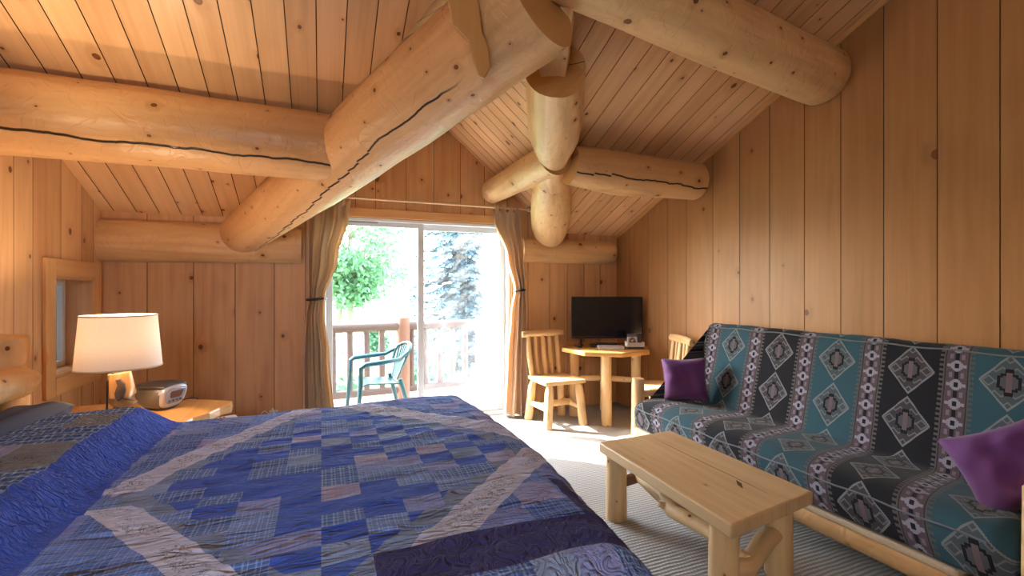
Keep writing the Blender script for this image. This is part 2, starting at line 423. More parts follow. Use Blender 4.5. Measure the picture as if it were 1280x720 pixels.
# ------------------------------------------------------------------ mesh builder
class MB:
    def __init__(s): s.V = []; s.F = []; s.UV = []; s.MI = []; s.SM = []; s.RN = []
    def face(s, pts, uv=None, mi=0, sm=False, rn=0.0):
        i = len(s.V); s.V += [Vector(p) for p in pts]
        s.F.append(list(range(i, i + len(pts)))); s.UV.append(uv or [(p[0], p[1]) for p in pts])
        s.MI.append(mi); s.SM.append(sm); s.RN.append(rn)
    def idx(s, ids, uv, mi=0, sm=True, rn=0.0):
        s.F.append(list(ids)); s.UV.append(uv); s.MI.append(mi); s.SM.append(sm); s.RN.append(rn)
    def tube(s, path, rad, seg=20, mi=0, lump=0.0, rnd=None, ends=('flat', 'flat'), capmi=None, closed_uv=0.0, sx=1.0, up=(0, 0, 1), step=None, lf=3.0):
        path = [Vector(p) for p in path]; rad = list(rad) if hasattr(rad, '__len__') else [rad]*len(path)
        if step:
            np_, nr = [], []
            for i in range(len(path) - 1):
                n = max(1, int((path[i+1] - path[i]).length/step))
                for k in range(n):
                    t = k/n; np_.append(path[i].lerp(path[i+1], t)); nr.append(rad[i]*(1-t) + rad[i+1]*t)
            np_.append(path[-1]); nr.append(rad[-1]); path, rad = np_, nr
        n0 = len(path)
        def dome(at_start):
            a, b = (path[0], path[1]) if at_start else (path[-1], path[-2])
            r = rad[0] if at_start else rad[-1]; d = (a - b).normalized(); out = []
            for k in (1, 2, 3, 4):
                q = k/4*0.92; out.append((a + d*r*0.45*math.sin(q*PI/2), r*math.cos(q*PI/2)))
            return out
        def chamf(at_start):
            a, b = (path[0], path[1]) if at_start else (path[-1], path[-2])
            r = rad[0] if at_start else rad[-1]; d = (a - b).normalized()
            return [(a + d*r*0.05, r*0.985), (a + d*r*0.12, r*0.9)]
        pre = {'round': dome, 'soft': chamf}.get(ends[0], lambda q: [])(True)
        post = {'round': dome, 'soft': chamf}.get(ends[1], lambda q: [])(False)
        path = [p for p, r in reversed(pre)] + path + [p for p, r in post]
        rad = [r for p, r in reversed(pre)] + rad + [r for p, r in post]
        rn = random.random() if rnd is None else rnd
        upv = Vector(up); L = 0; rings = []; Ls = []
        for i, p in enumerate(path):
            t = (path[min(i+1, len(path)-1)] - path[max(i-1, 0)]).normalized()
            u = upv - t*upv.dot(t)
            if u.length < 0.05: u = Vector((0, 1, 0)) - t*t.y
            u.normalize(); w = t.cross(u)
            if i: L += (p - path[i-1]).length
            Ls.append(L); ring = []
            for k in range(seg):
                a = 2*PI*k/seg; dirv = u*math.cos(a) + w*math.sin(a)*sx; r = rad[i]
                if lump: r *= 1 + lump*mnoise.noise(Vector((dirv.x*1.3, dirv.y*1.3, dirv.z*1.3))*1.0 + p*lf + Vector((rn*50, 0, 0)))
                s.V.append(p + dirv*r); ring.append(len(s.V) - 1)
            rings.append(ring)
        for i in range(len(rings) - 1):
            ra = max(rad[i], rad[i+1], 0.001)
            for k in range(seg):
                k2 = (k + 1) % seg; a0 = 2*PI*k/seg*ra; a1 = 2*PI*(k+1)/seg*ra
                s.idx((rings[i][k], rings[i][k2], rings[i+1][k2], rings[i+1][k]), [(a0, Ls[i]), (a1, Ls[i]), (a1, Ls[i+1]), (a0, Ls[i+1])], mi, True, rn)
        cm = mi if capmi is None else capmi
        for ring, fl_ in ((rings[0], True), (rings[-1], False)):
            ids = list(reversed(ring)) if not fl_ else ring
            ids = ids if not fl_ else list(ring)
            order = list(reversed(ids)) if fl_ else list(ring)
            base = len(s.V)
            for q in order: s.V.append(s.V[q].copy())
            c = sum((s.V[q] for q in order), Vector())/seg
            ax = (s.V[order[0]] - c); ax = ax.normalized() if ax.length > 0 else Vector((1, 0, 0))
            ay = (s.V[order[seg//4]] - c); ay = ay.normalized() if ay.length > 0 else Vector((0, 1, 0))
            s.idx(range(base, base + seg), [((s.V[q]-c).dot(ax), (s.V[q]-c).dot(ay)) for q in order], cm, False, rn)
    def bm(s, b, mat=Matrix(), axis=0, mi=0, sm=False, rn=None):
        rn = random.random() if rn is None else rn
        b.normal_update(); base = len(s.V); b.verts.ensure_lookup_table()
        loc = [v.co.copy() for v in b.verts]
        for v in b.verts: s.V.append(mat @ v.co)
        for f in b.faces:
            n = f.normal; cand = [a for a in (0, 1, 2) if a != axis]
            if abs(n[axis]) > 0.8: ua, va = cand
            else:
                ua = cand[0] if abs(n[cand[0]]) < abs(n[cand[1]]) else cand[1]; va = axis
            off = 0.0 if abs(n[axis]) > 0.8 else (0.31*(cand.index(ua)))
            s.idx([base + v.index for v in f.verts], [(loc[v.index][ua] + off, loc[v.index][va]) for v in f.verts], mi, sm, rn)
        b.free()
    def box(s, c, size, bev=0.004, rot=None, axis=None, mi=0, rn=None, seg=2, taper=None):
        b = bmesh.new(); bmesh.ops.create_cube(b, size=1)
        for v in b.verts:
            v.co = Vector((v.co.x*size[0], v.co.y*size[1], v.co.z*size[2]))
            if taper and v.co.z < 0: v.co.x *= taper; v.co.y *= taper
        if bev: bmesh.ops.bevel(b, geom=list(b.edges), offset=bev, segments=seg, affect='EDGES', profile=0.5)
        m = Matrix.Translation(Vector(c))
        if rot is not None: m = m @ (rot if isinstance(rot, Matrix) else Euler(rot).to_matrix().to_4x4())
        b.verts.index_update()
        s.bm(b, m, max(range(3), key=lambda i: size[i]) if axis is None else axis, mi, False, rn)
    def prism(s, poly, z0, z1, mat=Matrix(), bev=0.004, axis=0, mi=0, rn=None, sm=False, seg=2):
        b = bmesh.new()
        vs = [b.verts.new((x, y, z0)) for x, y in poly]
        f = b.faces.new(vs); r = bmesh.ops.extrude_face_region(b, geom=[f])
        for v in r['geom']:
            if isinstance(v, bmesh.types.BMVert): v.co.z = z1
        bmesh.ops.recalc_face_normals(b, faces=list(b.faces))
        if bev: bmesh.ops.bevel(b, geom=[e for e in b.edges if len(e.link_faces) == 2 and e.calc_face_angle(0) > 0.6], offset=bev, segments=seg, affect='EDGES', profile=0.5)
        b.verts.index_update(); s.bm(b, mat, axis, mi, sm, rn)
    def lathe(s, prof, c=(0, 0, 0), seg=32, mi=0, sx=1.0, sy=1.0, cap=True, mat=Matrix()):
        rings = []; rn = random.random()
        for r, z in prof:
            ring = []
            for k in range(seg):
                a = 2*PI*k/seg; s.V.append(mat @ Vector((c[0] + r*sx*math.cos(a), c[1] + r*sy*math.sin(a), c[2] + z))); ring.append(len(s.V)-1)
            rings.append(ring)
        for i in range(len(rings)-1):
            for k in range(seg):
                k2 = (k+1) % seg
                s.idx((rings[i][k], rings[i][k2], rings[i+1][k2], rings[i+1][k]), [(k/seg, prof[i][1]), ((k+1)/seg, prof[i][1]), ((k+1)/seg, prof[i+1][1]), (k/seg, prof[i+1][1])], mi, True, rn)
        if cap:
            s.idx(list(reversed(rings[0])), [(0, 0)]*seg, mi, False, rn); s.idx(rings[-1], [(0, 0)]*seg, mi, False, rn)
    def grid(s, nu, nv, fn, uvf=None, mi=0, wrapu=False, rn=0.0, sm=True):
        base = len(s.V); uvl = []
        for j in range(nv + 1):
            for i in range(nu + (0 if wrapu else 1)):
                a, b = i/nu, j/nv; s.V.append(Vector(fn(a, b)))
        w = nu if wrapu else nu + 1
        for j in range(nv):
            for i in range(nu):
                i2 = (i + 1) % w if wrapu else i + 1
                ids = (base + j*w + i, base + j*w + i2, base + (j+1)*w + i2, base + (j+1)*w + i)
                ab_ = ((i/nu, j/nv), ((i+1)/nu, j/nv), ((i+1)/nu, (j+1)/nv), (i/nu, (j+1)/nv))
                s.idx(ids, [uvf(*q) if uvf else q for q in ab_], mi, sm, rn)
    def build(s, name, mats, parent=None, local=False):
        if not isinstance(mats, (list, tuple)): mats = [mats]
        me = bpy.data.meshes.new(name)
        off = Vector((0, 0, 0))
        if parent is not None and not local:
            off = parent.location.copy()
            if parent.parent is not None: off += parent.parent.location
        me.from_pydata([tuple(v - off) for v in s.V], [], s.F)
        for q in mats: me.materials.append(MT[q] if isinstance(q, str) else q)
        uvl = me.uv_layers.new(name='UVMap'); flat = []
        for f in s.UV:
            for q in f: flat += [q[0], q[1]]
        uvl.data.foreach_set('uv', flat)
        me.polygons.foreach_set('material_index', s.MI); me.polygons.foreach_set('use_smooth', s.SM)
        at = me.attributes.new('rnd', 'FLOAT', 'FACE'); at.data.foreach_set('value', s.RN)
        me.update()
        o = bpy.data.objects.new(name, me); COL.objects.link(o)
        if parent is not None: o.parent = parent
        return o

def tag(o, label=None, cat=None, group=None, kind=None):
    if label: o['label'] = label
    if cat: o['category'] = cat
    if group: o['group'] = group
    if kind: o['kind'] = kind
    return o
def thing(name, label, cat, loc=(0, 0, 0), rz=0.0, group=None):
    o = bpy.data.objects.new(name, None); COL.objects.link(o); o.empty_display_size = 0.05
    o.location = loc; o.rotation_euler = (0, 0, rz)
    return tag(o, label, cat, group)
def struct(mb, name, mats, parent=None):
    o = mb.build(name, mats, parent)
    if parent is None: o['kind'] = 'structure'
    return o
def copy_tree(o, parent=None):
    c = o.copy(); COL.objects.link(c)
    if parent is not None: c.parent = parent
    for ch in [q for q in bpy.data.objects if q.parent == o]: copy_tree(ch, c)
    return c

# ------------------------------------------------------------------ room dimensions
XL, XR, YB, YF = -1.64, 3.26, 4.75, -1.35
def zmain(y): return 1.98 + 0.41*(4.75 - y)
YRIDGE = -0.25
def zroof(y): return zmain(y) if y >= YRIDGE else zmain(YRIDGE) - 0.41*(YRIDGE - y)
XD, YA = 0.93, 1.73           # dormer ridge x, apex y
ZD = zmain(YA)
def zdorm(x): return ZD - 0.85*abs(x - XD)

def clip(poly, axis, lim, keep_greater):
    out = []
    for i in range(len(poly)):
        p, q = poly[i], poly[(i+1) % len(poly)]
        a = (p[axis] - lim)*(1 if keep_greater else -1); b = (q[axis] - lim)*(1 if keep_greater else -1)
        if a >= 0: out.append(p)
        if (a > 0 and b < 0) or (a < 0 and b > 0):
            t = a/(a - b); out.append((p[0] + (q[0]-p[0])*t, p[1] + (q[1]-p[1])*t))
    return out
def planked(mb, polys, seams, to3, nrm, gap=0.0025, thick=0.02, back=0.12, seed=0):
    """polys: convex polygons in (across, along); planks between seams; dark backing behind."""
    nrm = Vector(nrm); rg = random.Random(seed)
    rns = [rg.random() for _ in seams]
    for poly in polys:
        for i in range(len(seams) - 1):
            a, b = seams[i] + gap, seams[i+1] - gap
            c = clip(clip(poly, 0, a, True), 0, b, False)
            if len(c) < 3: continue
            f = [Vector(to3(*q)) for q in c]; k = [p + nrm*thick for p in f]; n = len(c)
            uv = [(q[0] - a, q[1]) for q in c]
            mb.face(f, uv, 0, False, rns[i])
            for j in range(n):
                j2 = (j+1) % n
                mb.face([f[j], k[j], k[j2], f[j2]], [uv[j], uv[j], uv[j2], uv[j2]], 1, False, rns[i])
        f = [Vector(to3(*q)) + nrm*(thick*0.7) for q in poly]; k = [p + nrm*back for p in f]; n = len(f)
        mb.face(f, [(0, 0)]*n, 1); mb.face(list(reversed(k)), [(0, 0)]*n, 1)
        for j in range(n):
            j2 = (j+1) % n; mb.face([f[j], k[j], k[j2], f[j2]], [(0, 0)]*4, 1)

UPX = 0.05
# right wall (gable end)
rs = [4.76, 4.494, 4.166, 3.853, 3.589, 3.258, 2.964, 2.678, 2.39, 2.131, 1.868, 1.591, 1.322]
while rs[-1] > YF: rs.append(rs[-1] - 0.27 - 0.03*math.sin(len(rs)*2.3))
rs = rs[::-1]
mb = MB()
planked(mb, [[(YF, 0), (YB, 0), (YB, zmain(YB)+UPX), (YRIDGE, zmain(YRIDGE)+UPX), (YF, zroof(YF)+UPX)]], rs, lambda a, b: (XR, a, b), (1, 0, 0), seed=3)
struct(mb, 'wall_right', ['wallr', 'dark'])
# left wall with a window opening
WY0, WY1, WZ0, WZ1 = 4.0, 4.57, 0.765, 1.435
ls = [4.76, 4.6, 4.412, 4.113, 3.778, 3.584, 3.34]
while ls[-1] > YF: ls.append(ls[-1] - 0.25 - 0.03*math.sin(len(ls)*1.7))
ls = ls[::-1]
mb = MB()
planked(mb, [[(YF, 0), (WY0, 0), (WY0, zmain(WY0)+UPX), (YRIDGE, zmain(YRIDGE)+UPX), (YF, zroof(YF)+UPX)],
             [(WY1, 0), (YB, 0), (YB, zmain(YB)+UPX), (WY1, zmain(WY1)+UPX)],
             [(WY0, 0), (WY1, 0), (WY1, WZ0), (WY0, WZ0)],
             [(WY0, WZ1), (WY1, WZ1), (WY1, zmain(WY1)+UPX), (WY0, zmain(WY0)+UPX)]], ls, lambda a, b: (XL, a, b), (-1, 0, 0), back=0.2, seed=5)
struct(mb, 'wall_left', ['wall', 'dark'])
# back wall with the sliding door opening and dormer gable
DX0, DX1, DZ = 0.0, 1.90, 2.04
bs_ = [-1.645, -1.338, -1.013, -0.703, -0.395, -0.137, 0.11, 0.30, 0.486, 0.78, 1.06, 1.338, 1.60, 1.86, 2.106, 2.371, 2.594, 2.814, 3.03, 3.265]
e0 = zmain(YB) + UPX
mb = MB()
planked(mb, [[(XL, 0), (DX0, 0), (DX0, zdorm(DX0)+UPX), (-0.53, e0), (XL, e0)],
             [(DX1, 0), (XR, 0), (XR, e0), (2.39, e0), (DX1, zdorm(DX1)+UPX)],
             [(DX0, DZ), (DX1, DZ), (DX1, zdorm(DX1)+UPX), (XD, ZD+UPX), (DX0, zdorm(DX0)+UPX)]], bs_, lambda a, b: (a, YB, b), (0, 1, 0), back=0.15, seed=9)
struct(mb, 'wall_back', ['wall', 'dark'])
# front wall behind the camera
fs_ = [XL - 0.005 + 0.245*i for i in range(21)]
mb = MB()
planked(mb, [[(XL, 0), (XR, 0), (XR, zroof(YF)+UPX), (XL, zroof(YF)+UPX)]], fs_, lambda a, b: (a, YF, b), (0, -1, 0), seed=13)
struct(mb, 'wall_front', ['wall', 'dark'])
# ceiling: main slope either side of the dormer, dormer slopes, far slope behind the camera
c41 = math.cos(math.atan(0.41)); nrm_main = Vector((0, 0.41, 1)).normalized()
cs = [XL - 0.07 + 0.153*i for i in range(34)]
mb = MB()
def main3(a, b): return (a, b, zmain(b))
E_ = 0.06
planked(mb, [[(XL-E_, YRIDGE), (XD, YRIDGE), (XD, YA), (-0.51, YB), (-0.51, YB+E_), (XL-E_, YB+E_)],
             [(XD, YRIDGE), (XR+E_, YRIDGE), (XR+E_, YB+E_), (2.37, YB+E_), (2.37, YB), (XD, YA)]], cs, main3, nrm_main, gap=0.0028, seed=21)
planked(mb, [[(XL-E_, YF-E_), (XR+E_, YF-E_), (XR+E_, YRIDGE), (XL-E_, YRIDGE)]], cs, lambda a, b: (a, b, zroof(b)), Vector((0, -0.41, 1)).normalized(), seed=22)
ds = [YA - 0.1 + 0.128*i for i in range(27)]
planked(mb, [[(YA, XD), (YB+E_, XD), (YB+E_, 2.37), (YB, 2.37)]], ds, lambda a, b: (b, a, zdorm(b)), Vector((0.85, 0, 1)).normalized(), gap=0.0028, seed=23)
planked(mb, [[(YA, XD), (YB, -0.51), (YB+E_, -0.51), (YB+E_, XD)]], ds, lambda a, b: (b, a, zdorm(b)), Vector((-0.85, 0, 1)).normalized(), gap=0.0028, seed=24)
struct(mb, 'ceiling', ['ceil', 'dark'])
# floor
mb = MB()
mb.face([(XL-.15, YF-.15, 0), (XR+.15, YF-.15, 0), (XR+.15, YB+.16, 0), (XL-.15, YB+.16, 0)], [(XL, YF), (XR, YF), (XR, YB), (XL, YB)])
mb.face([(XL-.15, YF-.15, -.12), (XL-.15, YB+.16, -.12), (XR+.15, YB+.16, -.12), (XR+.15, YF-.15, -.12)])
q = [(XL-.15, YF-.15), (XR+.15, YF-.15), (XR+.15, YB+.16), (XL-.15, YB+.16)]
for i in range(4):
    a, b = q[i], q[(i+1) % 4]; mb.face([(*a, -.12), (*b, -.12), (*b, 0), (*a, 0)])
struct(mb, 'floor', ['carpet'])
# rake trim on right wall and casing over the door
mb = MB()
for y0, y1 in ((YRIDGE, YB),):
    a = Vector((XR-.012, y0, zmain(y0)-.022)); b = Vector((XR-.012, y1, zmain(y1)-.022)); d = b - a
    mb.box((a+b)/2, (0.022, d.length, 0.035), 0.003, rot=(math.atan2(d.z, d.y), 0, 0), axis=1)
struct(mb, 'trim_1', ['trim'])
mb = MB(); mb.box((0.95, YB-.011, 2.085), (2.10, 0.022, 0.085), 0.004, axis=0); struct(mb, 'trim_2', ['trim'])
for n_, xx in ((3, -0.045), (4, 1.945)):
    mb = MB(); mb.box((xx, YB-.011, 1.021), (0.085, 0.022, 2.04), 0.004, axis=2); struct(mb, 'trim_%d' % n_, ['trim'])

# ------------------------------------------------------------------ sliding door
door = bpy.data.objects.new('door_1', None); COL.objects.link(door); door.location = (0.95, YB+.06, 0); door['kind'] = 'structure'
def frame(mb, x0, x1, z0, z1, y, t, w, wb=None, wt=None):
    wb = wb or w; wt = wt or w
    mb.box((x0+w/2, y, (z0+z1)/2), (w, t, z1-z0), 0.004); mb.box((x1-w/2, y, (z0+z1)/2), (w, t, z1-z0), 0.004)
    mb.box(((x0+x1)/2, y, z0+wb/2), (x1-x0-2*w, t, wb), 0.004); mb.box(((x0+x1)/2, y, z1-wt/2), (x1-x0-2*w, t, wt), 0.004)
mb = MB(); frame(mb, DX0, DX1, 0.001, DZ-.002, YB+.065, 0.13, 0.035, 0.03, 0.03); mb.build('door_frame', 'whitep', door)
mb = MB(); frame(mb, 0.91, DX1-.036, 0.032, DZ-.034, YB+.095, 0.035, 0.065, 0.09, 0.055); fixed = mb.build('fixed_panel', 'whitep', door)
mb = MB(); mb.box((1.392, YB+.095, 1.02), (0.83, 0.006, 1.84), 0); mb.build('pane', 'haze', fixed)
mb = MB(); frame(mb, DX0+.036, 0.965, 0.032, DZ-.034, YB+.045, 0.035, 0.062, 0.09, 0.045); slide = mb.build('sliding_panel', 'whitep', door)
mb = MB(); mb.box((0.5, YB+.045, 1.02), (0.82, 0.006, 1.86), 0); mb.build('pane', 'glass', slide)
mb = MB(); mb.box((0.30, YB+.03, DZ-.045), (0.42, 0.03, 0.02), 0.004); mb.build('head_track', 'silver', door)
mb = MB(); mb.box((1.80, YB+.066, 1.02), (0.022, 0.03, 0.2), 0.008); mb.build('door_handle', 'whitep', fixed)

# ------------------------------------------------------------------ small window in the left wall
win = bpy.data.objects.new('window_1', None); COL.objects.link(win); win.location = (XL, (WY0+WY1)/2, WZ0); win['kind'] = 'structure'
mb = MB(); cw = 0.12; t = 0.022; xx = XL + t/2
mb.box((xx, WY0-cw/2, (WZ0+WZ1)/2), (t, cw, WZ1-WZ0+2*cw), 0.003, axis=2); mb.box((xx, WY1+cw/2, (WZ0+WZ1)/2), (t, cw, WZ1-WZ0+2*cw), 0.003, axis=2)
mb.box((xx, (WY0+WY1)/2, WZ1+cw/2), (t, WY1-WY0, cw), 0.003, axis=1); mb.box((xx, (WY0+WY1)/2, WZ0-cw/2), (t, WY1-WY0, cw), 0.003, axis=1)
mb.build('window_casing', 'trim', win)
mb = MB(); dp = 0.22; xx = XL - dp/2 + 0.012
mb.box((xx, WY1-.009, (WZ0+WZ1)/2), (dp, 0.018, WZ1-WZ0), 0.002, axis=2); mb.box((xx, WY0+.009, (WZ0+WZ1)/2), (dp, 0.018, WZ1-WZ0), 0.002, axis=2)
mb.box((xx, (WY0+WY1)/2, WZ1-.009), (dp, WY1-WY0-.036, 0.018), 0.002, axis=1)
mb.build('window_reveal', 'wall', win)
mb = MB(); mb.box((xx, (WY0+WY1)/2, WZ0+.009), (dp, WY1-WY0-.036, 0.018), 0.002, axis=1); mb.build('window_sill', 'wall', win)
mb = MB()
for y0, y1 in ((WY0+.018, WY0+.058), (WY1-.058, WY1-.018)): mb.box((XL-.165, (y0+y1)/2, (WZ0+WZ1)/2), (0.035, y1-y0, WZ1-WZ0-.037), 0.004)
for z0 in (WZ0+.038, WZ1-.038): mb.box((XL-.165, (WY0+WY1)/2, z0), (0.035, WY1-WY0-.118, 0.04), 0.004)
mb.build('window_sash', 'whitep', win)
mb = MB(); mb.box((XL-.165, (WY0+WY1)/2, (WZ0+WZ1)/2), (0.006, WY1-WY0-.118, WZ1-WZ0-.118), 0); mb.build('pane', 'glass', win)
mb = MB(); mb.box((XL-.19, (WY0+WY1)/2, (WZ0+WZ1)/2), (0.003, WY1-WY0-.04, WZ1-WZ0-.04), 0); mb.build('dimming_screen', 'screenm', win)  # added dark screen, dims the bright window

# ------------------------------------------------------------------ logs of the roof
def log(name, label, path, rad, mat='log', seg=28, lump=0.035, ends=('flat', 'flat'), cat='log beam', step=0.14, capmi=1, sx=1.0, group=None):
    mb = MB(); mb.tube(path, rad, seg, 0, lump, ends=ends, capmi=capmi, step=step, sx=sx)
    o = mb.build(name, [MT[mat], MT['endg']]); return tag(o, label, cat, group)
log('log_purlin', 'thick cracked log purlin over the bed, running from the left wall', [(XL+.002, 3.35, 2.30), (0.16, 3.35, 2.285)], [0.225, 0.215], 'logc')
log('log_purlin', 'log purlin with a long split, spanning from the hanging log post to the right wall', [(1.85, 3.35, 2.35), (2.3, 3.35, 2.325), (3.14, 3.35, 2.325)], [0.155, 0.18, 0.165], 'logr', ends=('flat', 'soft'))
log('log_purlin', 'big upper log purlin crossing top right, rounded end at the right wall', [(-0.1, 1.90, 2.95), (1.03, 1.975, 2.91), (2.2, 2.11, 2.855), (3.2, 2.22, 2.815)], [0.175, 0.175, 0.185, 0.185], 'log', ends=('flat', 'round'))
log('log_ridge', 'slim log under the dormer ridge, end showing above the curtain rod', [(XD, YB-.005, 3.05), (XD, 2.0, 3.05)], [0.145, 0.15])
log('log_purlin', 'short log purlin of the dormer over the right curtain, rounded end', [(1.68, YB-.03, 2.385), (1.705, 3.30, 2.385)], [0.125, 0.14], ends=('soft', 'flat'))
log('log_purlin', 'short log purlin of the dormer tucked behind the big diagonal log above the left curtain', [(0.16, YB-.005, 2.36), (0.165, 3.45, 2.36)], [0.11, 0.12])
# valley logs
def lz(y): return 2.66 - 0.322*(y - 2.1)
mb = MB()
mb.tube([(-.66, 4.72, lz(4.72)+.01), (-.62, 4.65, lz(4.65)), (-.10, 3.78, lz(3.78)), (0.40, 2.95, lz(2.95)+.02), (0.90, 2.10, lz(2.10)+.035), (0.955, 2.0, lz(2.0)+.035)], [0.165, 0.175, 0.215, 0.25, 0.255, 0.25], 32, 0, 0.04, ends=('soft', 'flat'), capmi=1, step=0.12)
tag(mb.build('log_valley', [MT['logv'], MT['endg']]), 'huge diagonal cracked log rising from above the left curtain to the ridge', 'log beam')
def rz_(y): return 2.654 - 0.312*(y - 2.5)
def rx_(y): return 1.297 + 0.478*(y - 2.5)
mb = MB(); ys = [2.5, 2.8, 3.05, 3.18, 3.3, 3.42, 3.56, 3.66, 3.8, 3.95, 4.2, 4.5, 4.72]
rr = [0.19, 0.19, 0.185, 0.16, 0.125, 0.112, 0.112, 0.135, 0.165, 0.185, 0.2, 0.2, 0.165]
mb.tube([(rx_(y), y, rz_(y)) for y in ys], rr, 32, 0, 0.035, ends=('flat', 'soft'), capmi=1)
for v in mb.V:                       # plumb cut at the upper end
    if v.y < 2.64: v.y = max(v.y, 2.46 + (v.z-2.65)*0.05)
hv = mb.build('log_valley', [MT['log'], MT['endg']]); tag(hv, 'pale log slanting down like a hanging post beside the right curtain, notched in the middle', 'log beam')
# neck joining the two valley logs
mb = MB()
prof = [(-.075, -.13), (.075, -.13), (.10, -.0), (.09, .15), (-.09, .15), (-.10, 0)]
a = Vector((1.315, 2.60, 2.715)); b = Vector((1.11, 2.13, 2.88)); d = (b - a).normalized(); side = d.cross(Vector((0, 0, 1))).normalized(); upv = side.cross(d)
rm = Matrix((side, upv, d)).transposed().to_4x4(); rm.translation = a
mb.prism(prof, 0, (b-a).length, rm, 0.006, axis=2)
mb.build('tenon', [MT['log']], hv)
# scribed log end lapping over the diagonal log
mb = MB()
TK = 1.97/1.85
pts = [(0.40, 2.64), (0.47, 2.50), (0.49, 2.42), (0.555, 2.365), (0.575, 2.282), (0.597, 2.232), (0.622, 2.226), (0.648, 2.27), (0.642, 2.35), (0.612, 2.42), (0.600, 2.52), (0.56, 2.66)]
mb.prism([(x*TK, 1.36 + (z-1.36)*TK) for x, z in pts], 0, 0.26, Matrix.Translation((0, 1.97, 0)) @ Matrix.Rotation(PI/2, 4, 'X') @ Matrix.Scale(-1, 4, (0, 0, 1)), 0.006, axis=1)
for v in mb.V:
    k = v.y - 1.97; v.x += 0.34*k; v.z += 0.45*k
tag(mb.build('log_end', ['endg']), 'sawn tongue shaped log end lapping over the diagonal log at the top', 'log beam')
# half logs on the back wall
mb = MB()
mb.tube([(XL+.003, 4.735, 1.745), (-0.17, 4.735, 1.75)], [0.175, 0.165], 28, 0, 0.03, ends=('soft', 'flat'), capmi=1, step=0.15, sx=0.62)
tag(mb.build('wall_log', [MT['log'], MT['furn']]), 'half log along the back wall left of the curtains', 'log beam')
mb = MB()
mb.tube([(2.02, 4.735, 1.775), (3.17, 4.735, 1.775)], [0.135, 0.135], 28, 0, 0.03, ends=('flat', 'round'), capmi=1, step=0.15, sx=0.72)
tag(mb.build('wall_log', [MT['log'], MT['endg']]), 'half log along the back wall above the television', 'log beam')

# ------------------------------------------------------------------ curtains
rod = thing('curtain_rod', 'slim wooden curtain rod with ring finials over the sliding door', 'curtain rod', (0.95, 4.64, 2.20))
mb = MB(); mb.tube([(-0.14, 4.64, 2.205), (2.02, 4.64, 2.205)], 0.013, 12); mb.build('pole', 'rodm', rod)
for x, s_ in ((-0.14, -1), (2.02, 1)):
    mb = MB(); mb.lathe([(0.006, -.01), (0.02, 0), (0.02, 0.012), (0.013, 0.02), (0.027, 0.035), (0.03, 0.05), (0.02, 0.068), (0.004, 0.075)], seg=16, mat=Matrix.Translation((x, 4.64, 2.205)) @ Matrix.Rotation(s_*PI/2, 4, 'Y')); mb.build('finial', 'rodm', rod)
for x in (0.20, 1.68, 1.93):
    mb = MB(); mb.tube([(x, YB, 2.205), (x, 4.64, 2.205)], 0.009, 10); mb.lathe([(0.016, -.012), (0.022, -.006), (0.022, .006), (0.016, .012)], seg=16, mat=Matrix.Translation((x, 4.64, 2.205)) @ Matrix.Rotation(PI/2, 4, 'Y')); mb.build('bracket', 'rodm', rod)
def curtain(label, keys, nf, seedv, tieback):
    # keys: (z, x0, x1, depth)
    root = thing('curtain', label, 'curtain', ((keys[-1][1]+keys[-1][2])/2, 4.62, 0.015))
    def at(z):
        for a, b in zip(keys, keys[1:]):
            if a[0] >= z >= b[0]:
                t = (a[0]-z)/(a[0]-b[0]); t = t*t*(3-2*t); return [a[i]*(1-t) + b[i]*t for i in (1, 2, 3)]
        return keys[-1][1:]
    z0, z1 = keys[0][0], keys[-1][0]
    def fn(a, b):
        z = z0 + (z1 - z0)*b; x0, x1, dep = at(z)
        ph = 2*PI*nf*a + seedv + 0.5*math.sin(z*2.1 + seedv)
        w = 1.6*mnoise.noise(Vector((a*3, z*1.2, seedv)))
        y = 4.625 - dep*0.5*math.sin(ph + w) - dep*0.25*math.sin(2.3*ph + 1 + w)
        xx = x0 + (x1 - x0)*(a + 0.16/nf*math.cos(ph + w))
        if b < 0.06: y = 4.628 + (y - 4.628)*(0.45 + b*9)
        return (xx, min(y, 4.72), z + (0.012*math.sin(ph*1.0) if b < 0.01 else 0))
    mb = MB(); mb.grid(110, 70, fn, lambda a, b: (a*0.9, b*2.1))
    o = mb.build('panel', 'curtain', root)
    md = o.modifiers.new('thick', 'SOLIDIFY'); md.thickness = 0.004
    tz, tx0, tx1 = tieback
    mb = MB(); n = 28
    pts = [((tx0+tx1)/2 + (tx1-tx0)/2*1.08*math.cos(2*PI*k/n), 4.625 + 0.062*math.sin(2*PI*k/n), tz + 0.006*math.cos(2*PI*k/n)) for k in range(n+1)]
    mb.tube(pts, 0.011, 8); mb.build('tieback', 'black', root)
    for i in range(4):
        mb = MB(); f = (i+.5)/4; x = keys[0][1] + (keys[0][2]-keys[0][1])*f
        mb.tube([(x, 4.655, z0-.05), (x, 4.66, z0+.03), (x, 4.64, z0+.052), (x, 4.62, z0+.03), (x, 4.615, z0-.05)], 0.011, 8, sx=2.0, up=(1, 0, 0))
        mb.build('hanging_loop', 'curtain', root)
curtain('tan curtain gathered by a black tieback on the left of the sliding door', [(2.17, -0.13, 0.235, 0.09), (2.05, -0.13, 0.22, 0.09), (1.62, -0.125, 0.125, 0.10), (1.26, -0.11, 0.02, 0.085), (1.10, -0.135, 0.02, 0.09), (0.75, -0.15, 0.06, 0.11), (0.02, -0.15, 0.12, 0.13)], 3.0, 1.0, (1.26, -0.118, 0.028))
